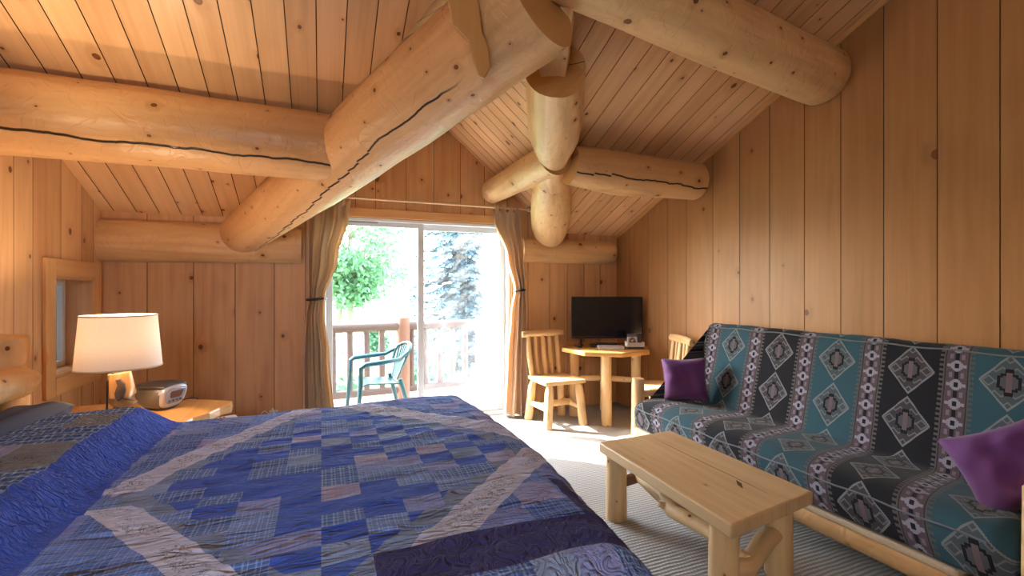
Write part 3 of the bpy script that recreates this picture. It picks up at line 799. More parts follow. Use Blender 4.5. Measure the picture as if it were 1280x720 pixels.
curtain('sunlit tan curtain gathered on the right of the sliding door beside the log chair', [(2.17, 1.665, 1.97, 0.09), (2.05, 1.68, 1.965, 0.09), (1.7, 1.81, 1.985, 0.09), (1.335, 1.90, 2.0, 0.08), (1.1, 1.86, 2.02, 0.09), (0.6, 1.82, 2.03, 0.10), (0.02, 1.795, 2.04, 0.13)], 3.0, 2.6, (1.335, 1.895, 2.006))

# ------------------------------------------------------------------ bed, quilt, pillow
bed = thing('bed', 'wide log bed under the blue quilt, headboard posts at the left wall', 'bed', (-0.35, 1.97, 0))
mb = MB(); mb.box((-0.27, 1.97, 0.535), (2.06, 1.86, 0.22), 0.06, seg=4); mb.build('mattress', 'mattr', bed)
mb = MB(); mb.box((-0.27, 1.97, 0.31), (2.04, 1.84, 0.22), 0.03, seg=3); mb.build('box_spring', 'navy', bed)
for y in (0.98, 2.98):
    mb = MB(); mb.tube([(-1.46, y, 0), (-1.455, y, 0.6), (-1.45, y, 1.115)], [0.145, 0.14, 0.135], 26, 0, 0.03, ends=('flat', 'soft'), step=0.1); mb.build('headboard_post', 'log', bed)
for z, r in ((0.92, 0.07), (0.62, 0.06)):
    mb = MB(); mb.tube([(-1.315, 0.86, z), (-1.315, 1.9, z+.015), (-1.315, 2.9, z), (-1.315, 3.01, z)], [r*.8, r, r*1.05, r*.62], 18, 0, 0.06, ends=('round', 'round'), step=0.12); mb.build('headboard_rail', 'log', bed)
for y in (1.10, 2.84):
    mb = MB(); mb.tube([(-1.4, y, 0.17), (0.72, y, 0.17)], 0.075, 16, 0, 0.03, step=0.3); mb.build('side_rail', 'log', bed)
for x, y in ((0.66, 1.14), (0.66, 2.8)):
    mb = MB(); mb.tube([(x, y, 0), (x, y, 0.2)], 0.06, 16); mb.build('leg', 'log', bed)

def roll(q, r, flare):
    if q <= 0: return q, 0.0
    a = q/r
    if a < PI*0.47: return r*math.sin(a), r*(1 - math.cos(a))
    q2 = q - r*PI*0.47
    return r*math.sin(PI*.47) + q2*flare, r*(1 - math.cos(PI*.47)) + q2*0.99
SX0, SX1, SY0, SY1 = -1.27, 1.30, 0.66, 3.36       # flat cloth coordinates (uv)
def quilt_fn(a, b):
    s_ = SX0 + (SX1 - SX0)*a; t_ = SY0 + (SY1 - SY0)*b
    r = 0.16
    fx = 0.735 - 0.06*max(0.0, min(1.0, (1.75 - t_)/0.7)); far = 2.865 + 0.03*(s_ + .4); near = 1.075
    ox, dx = roll(s_ - fx, r, 0.13); X = fx + ox if s_ > fx else s_
    if t_ > far: oy, dy = roll(t_ - far, 0.14, 0.07); Y = far + oy
    elif t_ < near: oy, dy = roll(near - t_, 0.14, 0.07); Y = near - oy
    else: Y = t_; dy = 0.0
    if s_ <= fx: dx = 0.0
    drop = (dx**1.6 + dy**1.6)**(1/1.6) if (dx > 0 and dy > 0) else max(dx, dy)
    if dx > 0.12 and dy > 0.12:          # cloth gathers into a soft fold at the corners
        k = min(1, min(dx, dy)/0.3)
        X -= 0.10*k*0.5; Y += (0.06 if Y < 2 else -0.06)*k*0.5
    yc = (Y - 2.0)/1.0; xc = max(0, (X + 0.2))
    z = 0.668 + 0.03*(1 - min(1, yc*yc)) + 0.012*math.exp(-((X-.5)/.5)**2)
    # bump of the pillows below the quilt
    if s_ < -0.60:
        p = min(1, max(0, (-0.665 - s_)/0.15)); p = p*p*(3-2*p)
        q = min(1, max(0, (s_ + 1.30)/0.22)); q = q*q*(3-2*q)
        e = 1.0
        if Y > 2.60: e = max(0.0, 1 - ((Y-2.60)/0.33)**2)
        if Y < 1.25: e = max(0.0, 1 - ((1.25-Y)/0.33)**2)
        mid = 1 - 0.14*math.exp(-((Y-1.95)/0.13)**2)
        z += 0.118*p*(0.55+0.45*q)*math.sqrt(e)*mid
    z -= drop
    pk = 0.0105*mnoise.noise(Vector((s_*6, t_*26, 0.5))) + 0.006*mnoise.noise(Vector((s_*3, t_*3, 4)))
    z = max(z + pk, 0.03)
    if drop > 0.05:
        X += 0.012*math.sin(t_*17)*min(1, drop*3) if dx > dy else 0
        Y += 0.010*math.sin(s_*15)*min(1, drop*3) if dy > dx else 0
    return (X, Y, z)
mb = MB(); mb.grid(250, 350, quilt_fn, lambda a, b: (SX0 + (SX1-SX0)*a, SY0 + (SY1-SY0)*b))
ql = mb.build('quilt', 'quilt'); md = ql.modifiers.new('thick', 'SOLIDIFY'); md.thickness = 0.012; md.offset = -1
tag(ql, 'blue patchwork quilt with plaid squares and pale pine bough strips spread over the bed', 'quilt')
# dark pillow by the headboard
def cushion(mb, mat, w, h, th, puff=0.55, mi=0, n=26, dent=0.0, sd=0.0):
    for sgn in (1, -1):
        def fn(a, b):
            u, v = 2*a-1, 2*b-1
            k = max(0, (1-u**4)*(1-v**4))**puff
            pull = 1 - 0.07*(1 - (1-u*u)*(1-v*v)) * 0
            ex = 1 - 0.10*(1 - abs(v)**2)*abs(u)**3; ey = 1 - 0.10*(1 - abs(u)**2)*abs(v)**3
            wr = 0.010*mnoise.noise(Vector((u*2.2+sd, v*2.2, sd))) * k*2
            dd = dent*math.exp(-((u-.05)**2*10 + (v)**2*3))
            return mat @ Vector((u*w/2*ex, v*h/2*ey, sgn*(th/2*k + wr - dd*k)))
        if sgn > 0: mb.grid(n, n, fn)
        else: mb.grid(n, n, lambda a, b: fn(1-a, b))
mb = MB(); cushion(mb, Matrix.Translation((-1.21, 2.38, 0.76)) @ Matrix.Rotation(R(-20), 4, 'Y'), 0.24, 1.05, 0.17)
tag(mb.build('pillow', 'navy'), 'dark navy pillow between the headboard and the quilt', 'pillow')

# ------------------------------------------------------------------ nightstand and what is on it
ns = thing('nightstand', 'live edge slab nightstand in honey wood beside the bed', 'nightstand', (-1.15, 3.45, 0))
poly = [(-1.60, 3.16), (-1.28, 3.14), (-0.93, 3.06), (-0.80, 3.02), (-0.735, 3.13), (-0.70, 3.27), (-0.635, 3.37), (-0.60, 3.48), (-0.545, 3.56), (-0.555, 3.66), (-0.70, 3.76), (-0.88, 3.85), (-1.2, 3.88), (-1.60, 3.86)]
mb = MB(); mb.prism(poly, 0.54, 0.60, bev=0.012, axis=1); mb.build('slab_top', 'slab', ns)
for x, y in ((-0.71, 3.55), (-0.93, 3.18), (-1.5, 3.16), (-1.5, 3.76)):
    mb = MB(); mb.tube([(x, y, 0), (x-.005, y+.005, 0.3), (x, y, 0.538)], [0.05, 0.042, 0.047], 16, 0, 0.08, step=0.08); mb.build('leg', 'furn', ns)
mb = MB(); mb.prism([(-1.55, 3.12), (-0.86, 3.12), (-0.60, 3.50), (-0.53, 3.66), (-0.56, 3.82), (-1.55, 3.80)], 0.385, 0.41, bev=0.004, axis=1); mb.build('lower_shelf', 'slab', ns)
def book(name, label, c, size, rz, mats, cat='book'):
    b = thing(name, label, cat, c, rz)
    w, d, h = size
    mb = MB(); mb.box((0, 0, h/2), (w*0.97, d*0.96, h-.006), 0); mb.build('pages', 'white', b, True)
    mb = MB()
    for z in (0.0015, h-.0015): mb.box((0, 0, z), (w, d, 0.003), 0.001)
    mb.box((-w/2+.0015, 0, h/2), (0.003, d, h), 0.001); mb.build('cover', mats, b, True)
    return b
b1 = book('book', 'thick paperback with a red and white cover on the nightstand shelf', (-0.60, 3.70, 0.412), (0.15, 0.21, 0.055), R(20), 'white')
mb = MB()
for i in range(3): mb.box((-0.045 + i*0.022, 0.0, 0.0565), (0.012, 0.17, 0.002), 0)
mb.build('title_stripes', 'redp', b1, True)
book('book', 'white covered book standing left of the nightstand leg', (-0.80, 3.56, 0.412), (0.12, 0.17, 0.06), R(10), 'white')

lamp = thing('table_lamp', 'lit table lamp with a burl wood base and pale linen shade', 'lamp', (-1.01, 3.15, 0.601))
mb = MB(); lx, ly = -1.01, 3.15
mb.tube([(lx+.005, ly, 0.602), (lx+.012, ly, 0.66), (lx+.02, ly, 0.74), (lx+.008, ly, 0.82), (lx, ly, 0.90)], [0.062, 0.058, 0.060, 0.056, 0.05], 24, 0, 0.09, ends=('soft', 'soft'), step=0.03, lf=5)
mb.build('base', 'burl', lamp)
mb = MB(); mb.prism([(-.004, -.065), (.022, -.045), (.032, -.01), (.026, .03), (.006, .055), (-.016, .05), (-.006, .02), (-.02, -.02), (-.016, -.045)], 0, 0.014, Matrix.Translation((lx+.018, ly-.050, 0.825)) @ Matrix.Rotation(PI/2, 4, 'X') @ Matrix.Rotation(R(-12), 4, 'Y'), 0.004)
mb.build('dark_hollow', 'hollow', lamp)  # flat dark brown patch on the base, no cavity cut
mb = MB(); mb.tube([(lx-.045, ly-.03, 0.64), (lx-.042, ly-.03, 0.86), (lx, ly, 0.97), (lx, ly, 1.04)], 0.006, 10); mb.build('lamp_rod', 'metal', lamp)
mb = MB(); mb.lathe([(0.187, 0.935), (0.165, 1.213)], (lx, ly, 0), 48, cap=False); mb.lathe([(0.184, 0.938), (0.162, 1.210)], (lx, ly, 0), 48, cap=False); sh = mb.build('lamp_shade', 'shade', lamp)
for r_, z in ((0.187, 0.936), (0.165, 1.212)):
    mb = MB(); mb.tube([(lx + r_*math.cos(2*PI*k/40), ly + r_*math.sin(2*PI*k/40), z) for k in range(41)], 0.004, 6)
    mb.build('shade_rim', 'cream', sh)
bulbm = begin('bulb_glow'); setp(Base_Color=(1, 0.9, 0.75), Emission_Color=(1, 0.72, 0.42), Emission_Strength=12.0)
mb = MB(); mb.lathe([(0.012, 1.03), (0.018, 1.05), (0.03, 1.08), (0.024, 1.105), (0.006, 1.117)], (lx, ly, 0), 16); mb.build('bulb', bulbm, lamp)

radio = thing('clock_radio', 'rounded taupe and silver clock radio on the nightstand', 'clock radio', (-0.945, 3.60, 0.6015), R(-32))
def loft(mb, secs, n=28, mi=0, e=3.2, cap=True):
    rings = []
    for x, cz, hy, hz, sh_ in secs:
        ring = []
        for k in range(n):
            a = 2*PI*k/n; ca, sa = math.cos(a), math.sin(a)
            yy = hy*math.copysign(abs(ca)**(2/e), ca); zz = hz*math.copysign(abs(sa)**(2/e), sa)
            mb.V.append(Vector((x + sh_*zz, yy*(1 + 0.25*zz/max(hz, 1e-4)*0.4), cz + zz))); ring.append(len(mb.V)-1)
        rings.append(ring)
    for i in range(len(rings)-1):
        for k in range(n):
            k2 = (k+1) % n; mb.idx((rings[i][k], rings[i][k2], rings[i+1][k2], rings[i+1][k]), [(0, 0)]*4, mi, True)
    mb.idx(list(reversed(rings[0])), [(0, 0)]*n, mi, False); mb.idx(rings[-1], [(0, 0)]*n, mi, False)
mb = MB(); loft(mb, [(-.125, .085, .045, .045, -.1), (-.118, .082, .062, .066, -.1), (-.06, .076, .085, .074, -.05), (.03, .074, .095, .0735, .1), (.085, .074, .092, .073, .25)]); mb.build('body', 'bronze', radio, True)
mb = MB(); loft(mb, [(-.13, .132, .05, .010, 0), (-.10, .140, .078, .020, 0), (0.0, .146, .094, .022, 0), (.09, .145, .090, .018, 0), (.11, .14, .08, .012, 0)]); mb.build('top_panel', 'charc', radio, True)
mb = MB(); loft(mb, [(.075, .080, .093, .072, .3), (.094, .080, .090, .070, .3), (.108, .080, .078, .058, .3)]); fc = mb.build('front_bezel', 'silver', radio, True)
mb = MB(); loft(mb, [(.104, .082, .070, .050, .3), (.114, .082, .064, .044, .3)]); mb.build('front_panel', 'glassb', fc, True)
mb = MB(); loft(mb, [(.112, .095, .045, .024, .3), (.119, .095, .043, .022, .3)], e=6); mb.build('display', 'disp', fc, True)
for yy in (-.04, -.013, .013, .04):
    mb = MB(); mb.lathe([(.008, 0), (.008, .006), (.005, .008)], seg=14, mat=Matrix.Translation((.108, yy, .055)) @ Matrix.Rotation(R(75), 4, 'Y')); mb.build('button', 'charc', fc, True)
def cord(name, root, pts, r=0.004, mat='black'):
    mb = MB(); P = [Vector(p) for p in pts]; out = []
    for i in range(len(P)-1):
        p0, p1, p2, p3 = P[max(i-1, 0)], P[i], P[i+1], P[min(i+2, len(P)-1)]
        for k in range(8):
            t = k/8; out.append(0.5*((2*p1) + (p2-p0)*t + (2*p0-5*p1+4*p2-p3)*t*t + (3*p1-p0-3*p2+p3)*t**3))
    out.append(P[-1]); mb.tube(out, r, 8); bpy.context.view_layer.update(); o = mb.build(name, mat); o.parent = root; o.matrix_parent_inverse = root.matrix_world.inverted(); return o
cord('power_cord', radio, [(-0.90, 3.70, 0.606), (-0.84, 3.78, 0.612), (-0.80, 3.83, 0.606), (-0.79, 3.92, 0.50), (-0.75, 4.2, 0.10), (-0.6, 4.6, 0.02), (-0.45, 4.70, 0.12)], 0.0035)
cord('power_cord', lamp, [(-1.01, 3.22, 0.605), (-0.97, 3.32, 0.605), (-0.98, 3.40, 0.606), (-1.03, 3.46, 0.605), (-1.10, 3.46, 0.605), (-1.2, 3.7, 0.605), (-1.25, 3.86, 0.605)], 0.0035)
out_ = thing('wall_outlet', 'ivory wall outlet low on the back wall behind the bed', 'outlet', (-0.40, YB-.006, 0.20))
mb = MB(); mb.box((-0.40, YB-.004, 0.20), (0.075, 0.008, 0.12), 0.003); mb.build('cover_plate', 'white', out_)
for z in (0.175, 0.225):
    mb = MB(); mb.box((-0.40, YB-.009, z), (0.034, 0.004, 0.03), 0.003); mb.build('socket', 'cream', out_)
ad = thing('power_adapter', 'black power adapter with a white top plugged in by the back wall', 'adapter', (-0.405, YB-.045, 0.205))
mb = MB(); mb.box((-0.405, YB-.043, 0.215), (0.05, 0.06, 0.055), 0.008); mb.build('adapter_body', 'black', ad)
mb = MB(); mb.tube([(-0.405, YB-.05, 0.243), (-0.405, YB-.05, 0.285)], [0.02, 0.009], 14, ends=('flat', 'round')); mb.build('plug', 'white', ad)
cord('power_cord', ad, [(-0.43, YB-.06, 0.235), (-0.47, YB-.05, 0.27), (-0.50, YB-.05, 0.22), (-0.49, YB-.06, 0.1), (-0.46, YB-.09, 0.006)], 0.0035, 'white')

# ------------------------------------------------------------------ round table with television
tbl = thing('log_table', 'eight sided log table with the television in the right corner', 'table', (2.78, 4.25, 0))
tc = Vector((2.78, 4.25, 0)); rt = 0.475
mb = MB(); poly = [(tc.x + rt*math.cos(R(22.5 + 45*k + 9)), tc.y + rt*math.sin(R(22.5 + 45*k + 9))) for k in range(8)]
mb.prism(poly, 0.695, 0.74, bev=0.008, axis=0); mb.build('tabletop', 'slab', tbl)
legs = [(2.62, 3.99), (2.505, 4.43), (3.04, 4.08), (2.935, 4.51)]
for i, (x, y) in enumerate(legs):
    mb = MB(); mb.tube([(x, y, 0), (x, y, 0.4), (x, y, 0.694)], [0.052, 0.05, 0.05], 18, 0, 0.05, step=0.1); mb.build('leg', 'furn', tbl)
for (a, b), z in zip(((1, 2), (0, 3)), (0.40, 0.40)):
    p, q = Vector((*legs[a], z)), Vector((*legs[b], z))
    mb = MB(); mb.tube([p, p.lerp(q, .5) + Vector((0, 0, .01)), q], [0.028, 0.034, 0.028], 14, 0, 0.08, step=0.08); mb.build('stretcher', 'furn', tbl)

tv = thing('television', 'black flat screen television standing on the log table', 'television', (2.86, 4.35, 0.7415), R(-22))
mb = MB(); mb.box((0, 0, 0.30), (0.765, 0.035, 0.45), 0.006); mb.box((0, 0.03, 0.27), (0.5, 0.04, 0.28), 0.012); mb.build('housing', 'black', tv, True)
mb = MB(); mb.box((0, -.0185, 0.305), (0.74, 0.003, 0.42), 0.001); mb.build('screen', 'screen', tv, True)
for x in (-.28, .28):
    mb = MB(); mb.box((x, 0.0, 0.012), (0.03, 0.17, 0.018), 0.006); mb.box((x, 0.0, 0.05), (0.02, 0.025, 0.08), 0.004)
    mb.build('stand_foot', 'black', tv, True)
stb = thing('set_top_box', 'low black set top box in front of the television', 'set top box', (2.755, 4.23, 0.7415), R(-22))
mb = MB(); mb.box((0, 0, 0.017), (0.30, 0.11, 0.03), 0.004); mb.build('box_case', 'black', stb, True)
mb = MB(); mb.box((0.0, 0, 0.034), (0.14, 0.07, 0.004), 0.001); mb.build('top_vent', 'charc', stb, True)
book('binder', 'flat grey information binder lying on the table in front of the television', (2.735, 4.09, 0.7415), (0.25, 0.17, 0.028), R(-24), 'binder', 'binder')
rc = thing('remote_control', 'small dark remote control at the left edge of the log table', 'remote control', (2.50, 4.34, 0.7415), R(-10))
mb = MB(); mb.box((0, 0, 0.008), (0.045, 0.15, 0.016), 0.006); mb.build('case', 'black', rc, True)
mb = MB()
for i in range(5):
    for k in (-1, 0, 1): mb.box((k*0.012, -.055+i*.024, 0.0168), (0.007, 0.010, 0.002), 0.001)
mb.build('buttons', 'charc', rc, True)
tray = thing('brochure_tray', 'white open tray on a dark base holding brochures at the right of the television', 'tray', (2.985, 4.03, 0.7415), R(-20))
mb = MB(); mb.box((0, 0, 0.009), (0.17, 0.10, 0.018), 0.004); mb.build('base', 'charc', tray, True)
mb = MB()
mb.prism([(-.085, -.05), (.085, -.05), (.085, .05), (-.085, .05)], 0.0185, 0.023, bev=0.001)
mb.box((0, -.05, 0.042), (0.175, 0.005, 0.042), 0.001, rot=(R(14), 0, 0)); mb.box((0, .05, 0.045), (0.175, 0.005, 0.05), 0.001)
for x in (-.086, .086): mb.box((x, 0, 0.043), (0.005, 0.1, 0.042), 0.001)
mb.build('tray_wall', 'white', tray, True)
def broch(label, dx, dy, tilt, mats, w=0.10, h=0.125):
    rzm = Matrix.Rotation(R(-20), 4, 'Z'); p = Vector((2.985, 4.03, 0.766)) + rzm @ Vector((dx, dy, 0))
    o = thing('brochure', label, 'brochure', p, R(-20))
    mb = MB(); mb.box((0, 0, h/2), (w, 0.010, h), 0.001); c = mb.build('leaflet', mats, o, True); c.rotation_euler = (tilt, 0, 0)
broch('brochure with a brown photo on its cover in the white tray', -.025, -.018, R(-14), 'broch')
broch('dark leaflet tucked behind the photo brochure in the white tray', .03, .012, R(-12), 'charc')
broch('pale leaflet at the very back of the white tray', .045, .032, R(-6), 'binder', 0.075)

# ------------------------------------------------------------------ log chairs
def log_chair(label, loc, rz):
    c = thing('log_chair', label, 'chair', loc, rz, 'log chairs')       # front is -y
    mb = MB(); mb.prism([(-.235, -.215), (.215, -.235), (.235, .0), (.20, .225), (-.20, .225), (-.225, 0)], 0.415, 0.455, bev=0.010, axis=0); mb.build('seat', 'furn', c, True)
    for x, y in ((-.17, -.17), (.17, -.17), (-.17, .17), (.17, .17)):
        sx = 1.12
        mb = MB(); mb.tube([(x*sx*1.06, y*sx*1.06, 0), (x*1.03, y*1.03, 0.34), (x*0.98, y*.98, 0.385), (x*.96, y*.96, 0.414)], [0.042, 0.042, 0.034, 0.026], 16, 0, 0.06, step=0.07); mb.build('leg', 'furn', c, True)
    for a, b, z in (((-.185, -.185), (-.185, .185), .17), ((.185, -.185), (.185, .185), .17), ((-.185, 0), (.185, 0), .18)):
        mb = MB(); A, B = Vector((*a, z)), Vector((*b, z)); mb.tube([A, A.lerp(B, .5)+Vector((0, 0, .012)), B], [0.022, 0.032, 0.022], 14, 0, 0.1, step=0.05); mb.build('stretcher', 'furn', c, True)
    for x in (-.165, 0, .165):
        mb = MB(); mb.tube([(x, .19, 0.45), (x*1.08, .235, 0.66), (x*1.05, .265, 0.865)], [0.026, 0.029, 0.024], 14, 0, 0.08, step=0.06); mb.build('back_spindle', 'furn', c, True)
    for x in (-.085, .085):
        mb = MB(); mb.tube([(x, .20, 0.45), (x*1.04, .245, 0.66), (x, .268, 0.865)], [0.02, 0.022, 0.02], 12, 0, 0.08, step=0.06); mb.build('back_spindle', 'furn', c, True)
    mb = MB(); mb.tube([(-.245, .265, 0.872), (-.1, .27, 0.88), (.1, .27, .88), (.245, .265, 0.872)], [0.034, 0.037, 0.037, 0.033], 18, 0, 0.05, ends=('soft', 'soft'), step=0.06); mb.build('top_rail', 'furn', c, True)
    return c
ch1 = log_chair('log chair left of the television table beside the right curtain, sunlight on its seat', (2.205, 4.29, 0), R(4))
ch2 = copy_tree(ch1); ch2.scale = (1, 0.74, 1); ch2.location = (2.945, 3.585, 0); ch2.rotation_euler = (0, 0, R(-110.0)); ch2['label'] = 'log chair by the right wall, mostly hidden behind the purple pillow and futon'

# ------------------------------------------------------------------ futon
fu = thing('futon', 'log framed futon sofa with a southwestern patterned mattress along the right wall', 'sofa', (2.7, 2.0, 0))
raw = [(2.325, .262), (2.290, .30), (2.282, .37), (2.292, .425), (2.33, .462), (2.42, .478), (2.60, .47), (2.76, .452), (2.835, .452), (2.868, .475), (2.895, .545), (2.945, .69), (3.005, .86), (3.045, .975), (3.07, 1.03), (3.105, 1.058), (3.15, 1.055), (3.18, 1.02), (3.17, .95), (3.11, .76), (3.05, .56), (3.0, .38), (2.95, .28), (2.88, .25), (2.6, .25)]
def cr(pts, sub=4):
    n = len(pts); out = []
    for i in range(n):
        p0, p1, p2, p3 = [Vector((*pts[(i+k-1) % n], 0)) for k in range(4)]
        for k in range(sub):
            t = k/sub; q = 0.5*((2*p1) + (p2-p0)*t + (2*p0-5*p1+4*p2-p3)*t*t + (3*p1-p0-3*p2+p3)*t**3); out.append((q.x, q.y))
    return out
prof = cr(raw, 4); n = len(prof)
itop = max(range(n), key=lambda i: prof[i][1])
dist = [0.0]*n
acc = 0
for i in range(itop-1, -1, -1): acc += math.dist(prof[i], prof[i+1]); dist[i] = acc
acc = 0
for i in range(itop+1, n): acc += math.dist(prof[i], prof[i-1]); dist[i] = -acc
nor = []
for i in range(n):
    a, b = Vector((*prof[i-1], 0)), Vector((*prof[(i+1) % n], 0)); t_ = (b-a).normalized(); nor.append((-(t_.y), t_.x))
# outward check
cx = sum(p[0] for p in prof)/n
if nor[itop][1] < 0: nor = [(-a, -b) for a, b in nor]
FY0, FY1 = 0.90, 3.13
NYs = 84; rr_ = 0.075
ysl = [FY0 + (FY1-FY0)*(0.5 - 0.5*math.cos(PI*j/NYs))*1.0 for j in range(NYs+1)]
mb = MB(); rings = []
for j, y in enumerate(ysl):
    e = min(y - FY0, FY1 - y); ins = rr_ - math.sqrt(max(0, rr_**2 - max(0, rr_-e)**2)) if e < rr_ else 0
    ring = []
    for i, (x, z) in enumerate(prof):
        pv = 0.006*mnoise.noise(Vector((x*5, y*4, z*5))) + 0.004*mnoise.noise(Vector((x*12, y*9, z*12)))
        yy = y + (0.05*(z-.45) if z > .45 else 0)
        mb.V.append(Vector((x + nor[i][0]*(pv-ins), yy, z + nor[i][1]*(pv-ins)))); ring.append(len(mb.V)-1)
    rings.append(ring)
for j in range(NYs):
    for i in range(n):
        i2 = (i+1) % n; d0, d1 = dist[i], dist[i2]
        if i2 == 0: d1 = d0
        mb.idx((rings[j][i2], rings[j][i], rings[j+1][i], rings[j+1][i2]), [(ysl[j], d1), (ysl[j], d0), (ysl[j+1], d0), (ysl[j+1], d1)], 0, True)
import itertools
for ring, y, rev in ((rings[0], FY0, False), (rings[-1], FY1, True)):
    ids = list(reversed(ring)) if rev else list(ring)
    mb.idx(ids, [(y, mb.V[k].z) for k in ids], 0, False)
fm = mb.build('mattress', 'futon', fu)
mb = MB()
for (x, z) in ((2.283, .418), (3.062, 1.035)):
    mb.tube([(x - (0.004 if z < .6 else .006), FY0 + .06 + (FY1-FY0-.12)*k/30 + (0.03 if z > .6 else 0), z + 0.004*math.sin(k*1.3)) for k in range(31)], 0.0045, 6)
mb.build('piping', 'piping', fm)
mb = MB(); mb.box((2.62, 2.07, 0.238), (0.64, 2.02, 0.035), 0.012, axis=1); mb.build('canvas_platform', 'cream', fu)
mb = MB(); mb.box((2.97, 2.02, 0.45), (0.03, 2.1, 0.3), 0.008, rot=(0, R(18), 0), axis=1); mb.build('back_slat_panel', 'furn', fu)
mb = MB(); mb.tube([(2.345, 0.86, 0.178), (2.335, 2.0, 0.182), (2.40, 3.2, 0.178)], [0.05, 0.055, 0.05], 16, 0, 0.06, step=0.15); mb.build('front_rail', 'log', fu)
mb = MB(); mb.tube([(3.02, 0.86, 0.18), (3.02, 3.2, 0.18)], [0.05, 0.05], 16, 0, 0.06, step=0.15); mb.build('back_rail', 'log', fu)
for x, y, z in ((2.325, 0.83, 0.655), (3.06, 0.83, 0.66), (2.42, 3.22, 0.61), (3.10, 3.22, 0.62)):
    mb = MB(); mb.tube([(x, y, 0), (x, y, z)], [0.055, 0.05], 20, 0, 0.04, ends=('flat', 'soft'), step=0.1); mb.build('arm_post', 'furn', fu)
for y in (0.83, 3.22):
    for z, r_ in ((0.485, 0.026), (0.18, 0.035)):
        mb = MB(); mb.tube([(2.40 if y < 1 else 2.46, y, z), (3.06, y, z)], r_, 14, 0, 0.06, step=0.1); mb.build('arm_rail', 'furn', fu)
    x0 = 2.44
    mb = MB(); mb.box((2.62, y, 0.395), (0.17, 0.018, 0.15), 0.004, axis=0); ap = mb.build('arm_panel', 'furn', fu)
    ms = [(-.058, .012), (-.06, .028), (-.045, .035), (-.05, .052), (-.06, .066), (-.045, .060), (-.036, .072), (-.030, .056), (-.022, .066), (-.022, .04), (-.012, .034), (.018, .036), (.04, .028), (.048, .01), (.046, -.02), (.05, -.055), (.038, -.055), (.034, -.012), (.018, -.004), (-.01, -.008), (-.012, -.055), (-.024, -.055), (-.024, -.006), (-.034, .006), (-.046, .010)]
    mb = MB(); mb.prism(ms, 0, 0.004, Matrix.Translation((2.585, y-.0125 + (0.0 if y > 2 else .021), 0.41)) @ Matrix.Rotation(PI/2, 4, 'X') @ Matrix.Scale(.85, 4), 0); mb.build('moose_cutout', 'moose', ap)
# purple pillows
def throw(label, loc, rot, w, sd):
    root = thing('throw_pillow', label, 'pillow', loc)
    mb = MB(); cushion(mb, Euler(rot).to_matrix().to_4x4(), w, w, 0.15, 0.5, dent=0.014, sd=sd); mb.build('cover', 'purple', root, True)
throw('purple throw pillow at the far end of the futon beside the log table', (2.69, 2.98, 0.632), (R(74), R(-3), R(-36)), 0.345, 1.0)
throw('purple throw pillow standing on its corner at the near end of the futon', (2.60, 1.03, 0.625), (R(72), R(-28), R(-62)), 0.33, 5.0)

# ------------------------------------------------------------------ coffee table
ct = thing('coffee_table', 'low pine plank coffee table on log legs in front of the futon', 'coffee table', (1.80, 1.955, 0), R(-2.5))
mb = MB(); mb.prism([(-.285, -.575), (.30, -.46), (.285, .525), (-.27, .475)], 0.372, 0.432, bev=0.008, axis=1, rn=0.137); mb.build('tabletop', 'ctop', ct, True)
mb = MB(); mb.prism([(-.032, -.004), (-.004, .010), (.030, .004), (.006, -.012)], 0.0, 0.0012, Matrix.Translation((0.045, -.285, 0.4318)) @ Matrix.Rotation(R(58), 4, 'Z') @ Matrix.Scale(1.6, 4, (1, 0, 0)), 0); mb.build('split_knot', 'dark', ct, True)
for x, y in ((-.215, -.46), (.235, -.335), (-.20, .395), (.215, .42)):
    mb = MB(); mb.tube([(x, y, 0), (x, y, 0.371)], [0.062, 0.058], 22, 0, 0.05, step=0.08, ends=('soft', 'flat')); mb.build('leg', 'furn', ct, True)
mb = MB(); mb.tube([(-.215, -.46, 0.19), (-.10, -.47, .17), (.10, -.38, .205), (.235, -.335, 0.20)], [0.04, 0.042, 0.045, 0.032], 16, 0, 0.1, step=0.05); mb.build('end_stretcher', 'furn', ct, True)
mb = MB(); mb.tube([(-.20, .395, 0.20), (.0, .43, .215), (.215, .42, 0.20)], [0.03, 0.035, 0.03], 16, 0, 0.1, step=0.05); mb.build('end_stretcher', 'redw', ct, True)
mb = MB(); mb.tube([(-.02, .50, 0.235), (-.03, .40, .225), (-.04, .18, .20), (-.10, .02, 0.195), (-.07, -.2, 0.20), (-.10, -.47, .19)], [0.022, 0.04, 0.044, 0.036, 0.04, 0.03], 18, 0, 0.12, ends=('round', 'flat'), step=0.05); mb.tube([(-.105, .06, .20), (-.145, .065, .215)], [.022, .014], 10, ends=('flat', 'round')); mb.build('long_stretcher', 'furn', ct, True)

# ------------------------------------------------------------------ added lamp behind the camera, brightens the room
fill_stand = thing('fill_lamp', 'added fill lamp on a stand behind the viewer near the front wall', 'lamp', (-0.75, -0.75, 0))
mb = MB(); mb.lathe([(0.15, 0), (0.15, 0.02), (0.02, 0.035)], (-0.75, -.75, 0), 28); mb.build('base', 'black', fill_stand)
mb = MB(); mb.tube([(-0.75, -.75, 0.03), (-0.75, -.75, 1.40)], 0.012, 10); mb.build('pole', 'black', fill_stand)
mb = MB(); mb.lathe([(0.02, 1.39), (0.09, 1.40), (0.15, 1.44), (0.145, 1.44), (0.085, 1.41), (0.02, 1.40)], (-0.75, -.75, 0), 28); mb.build('bowl_shade', 'white', fill_stand)

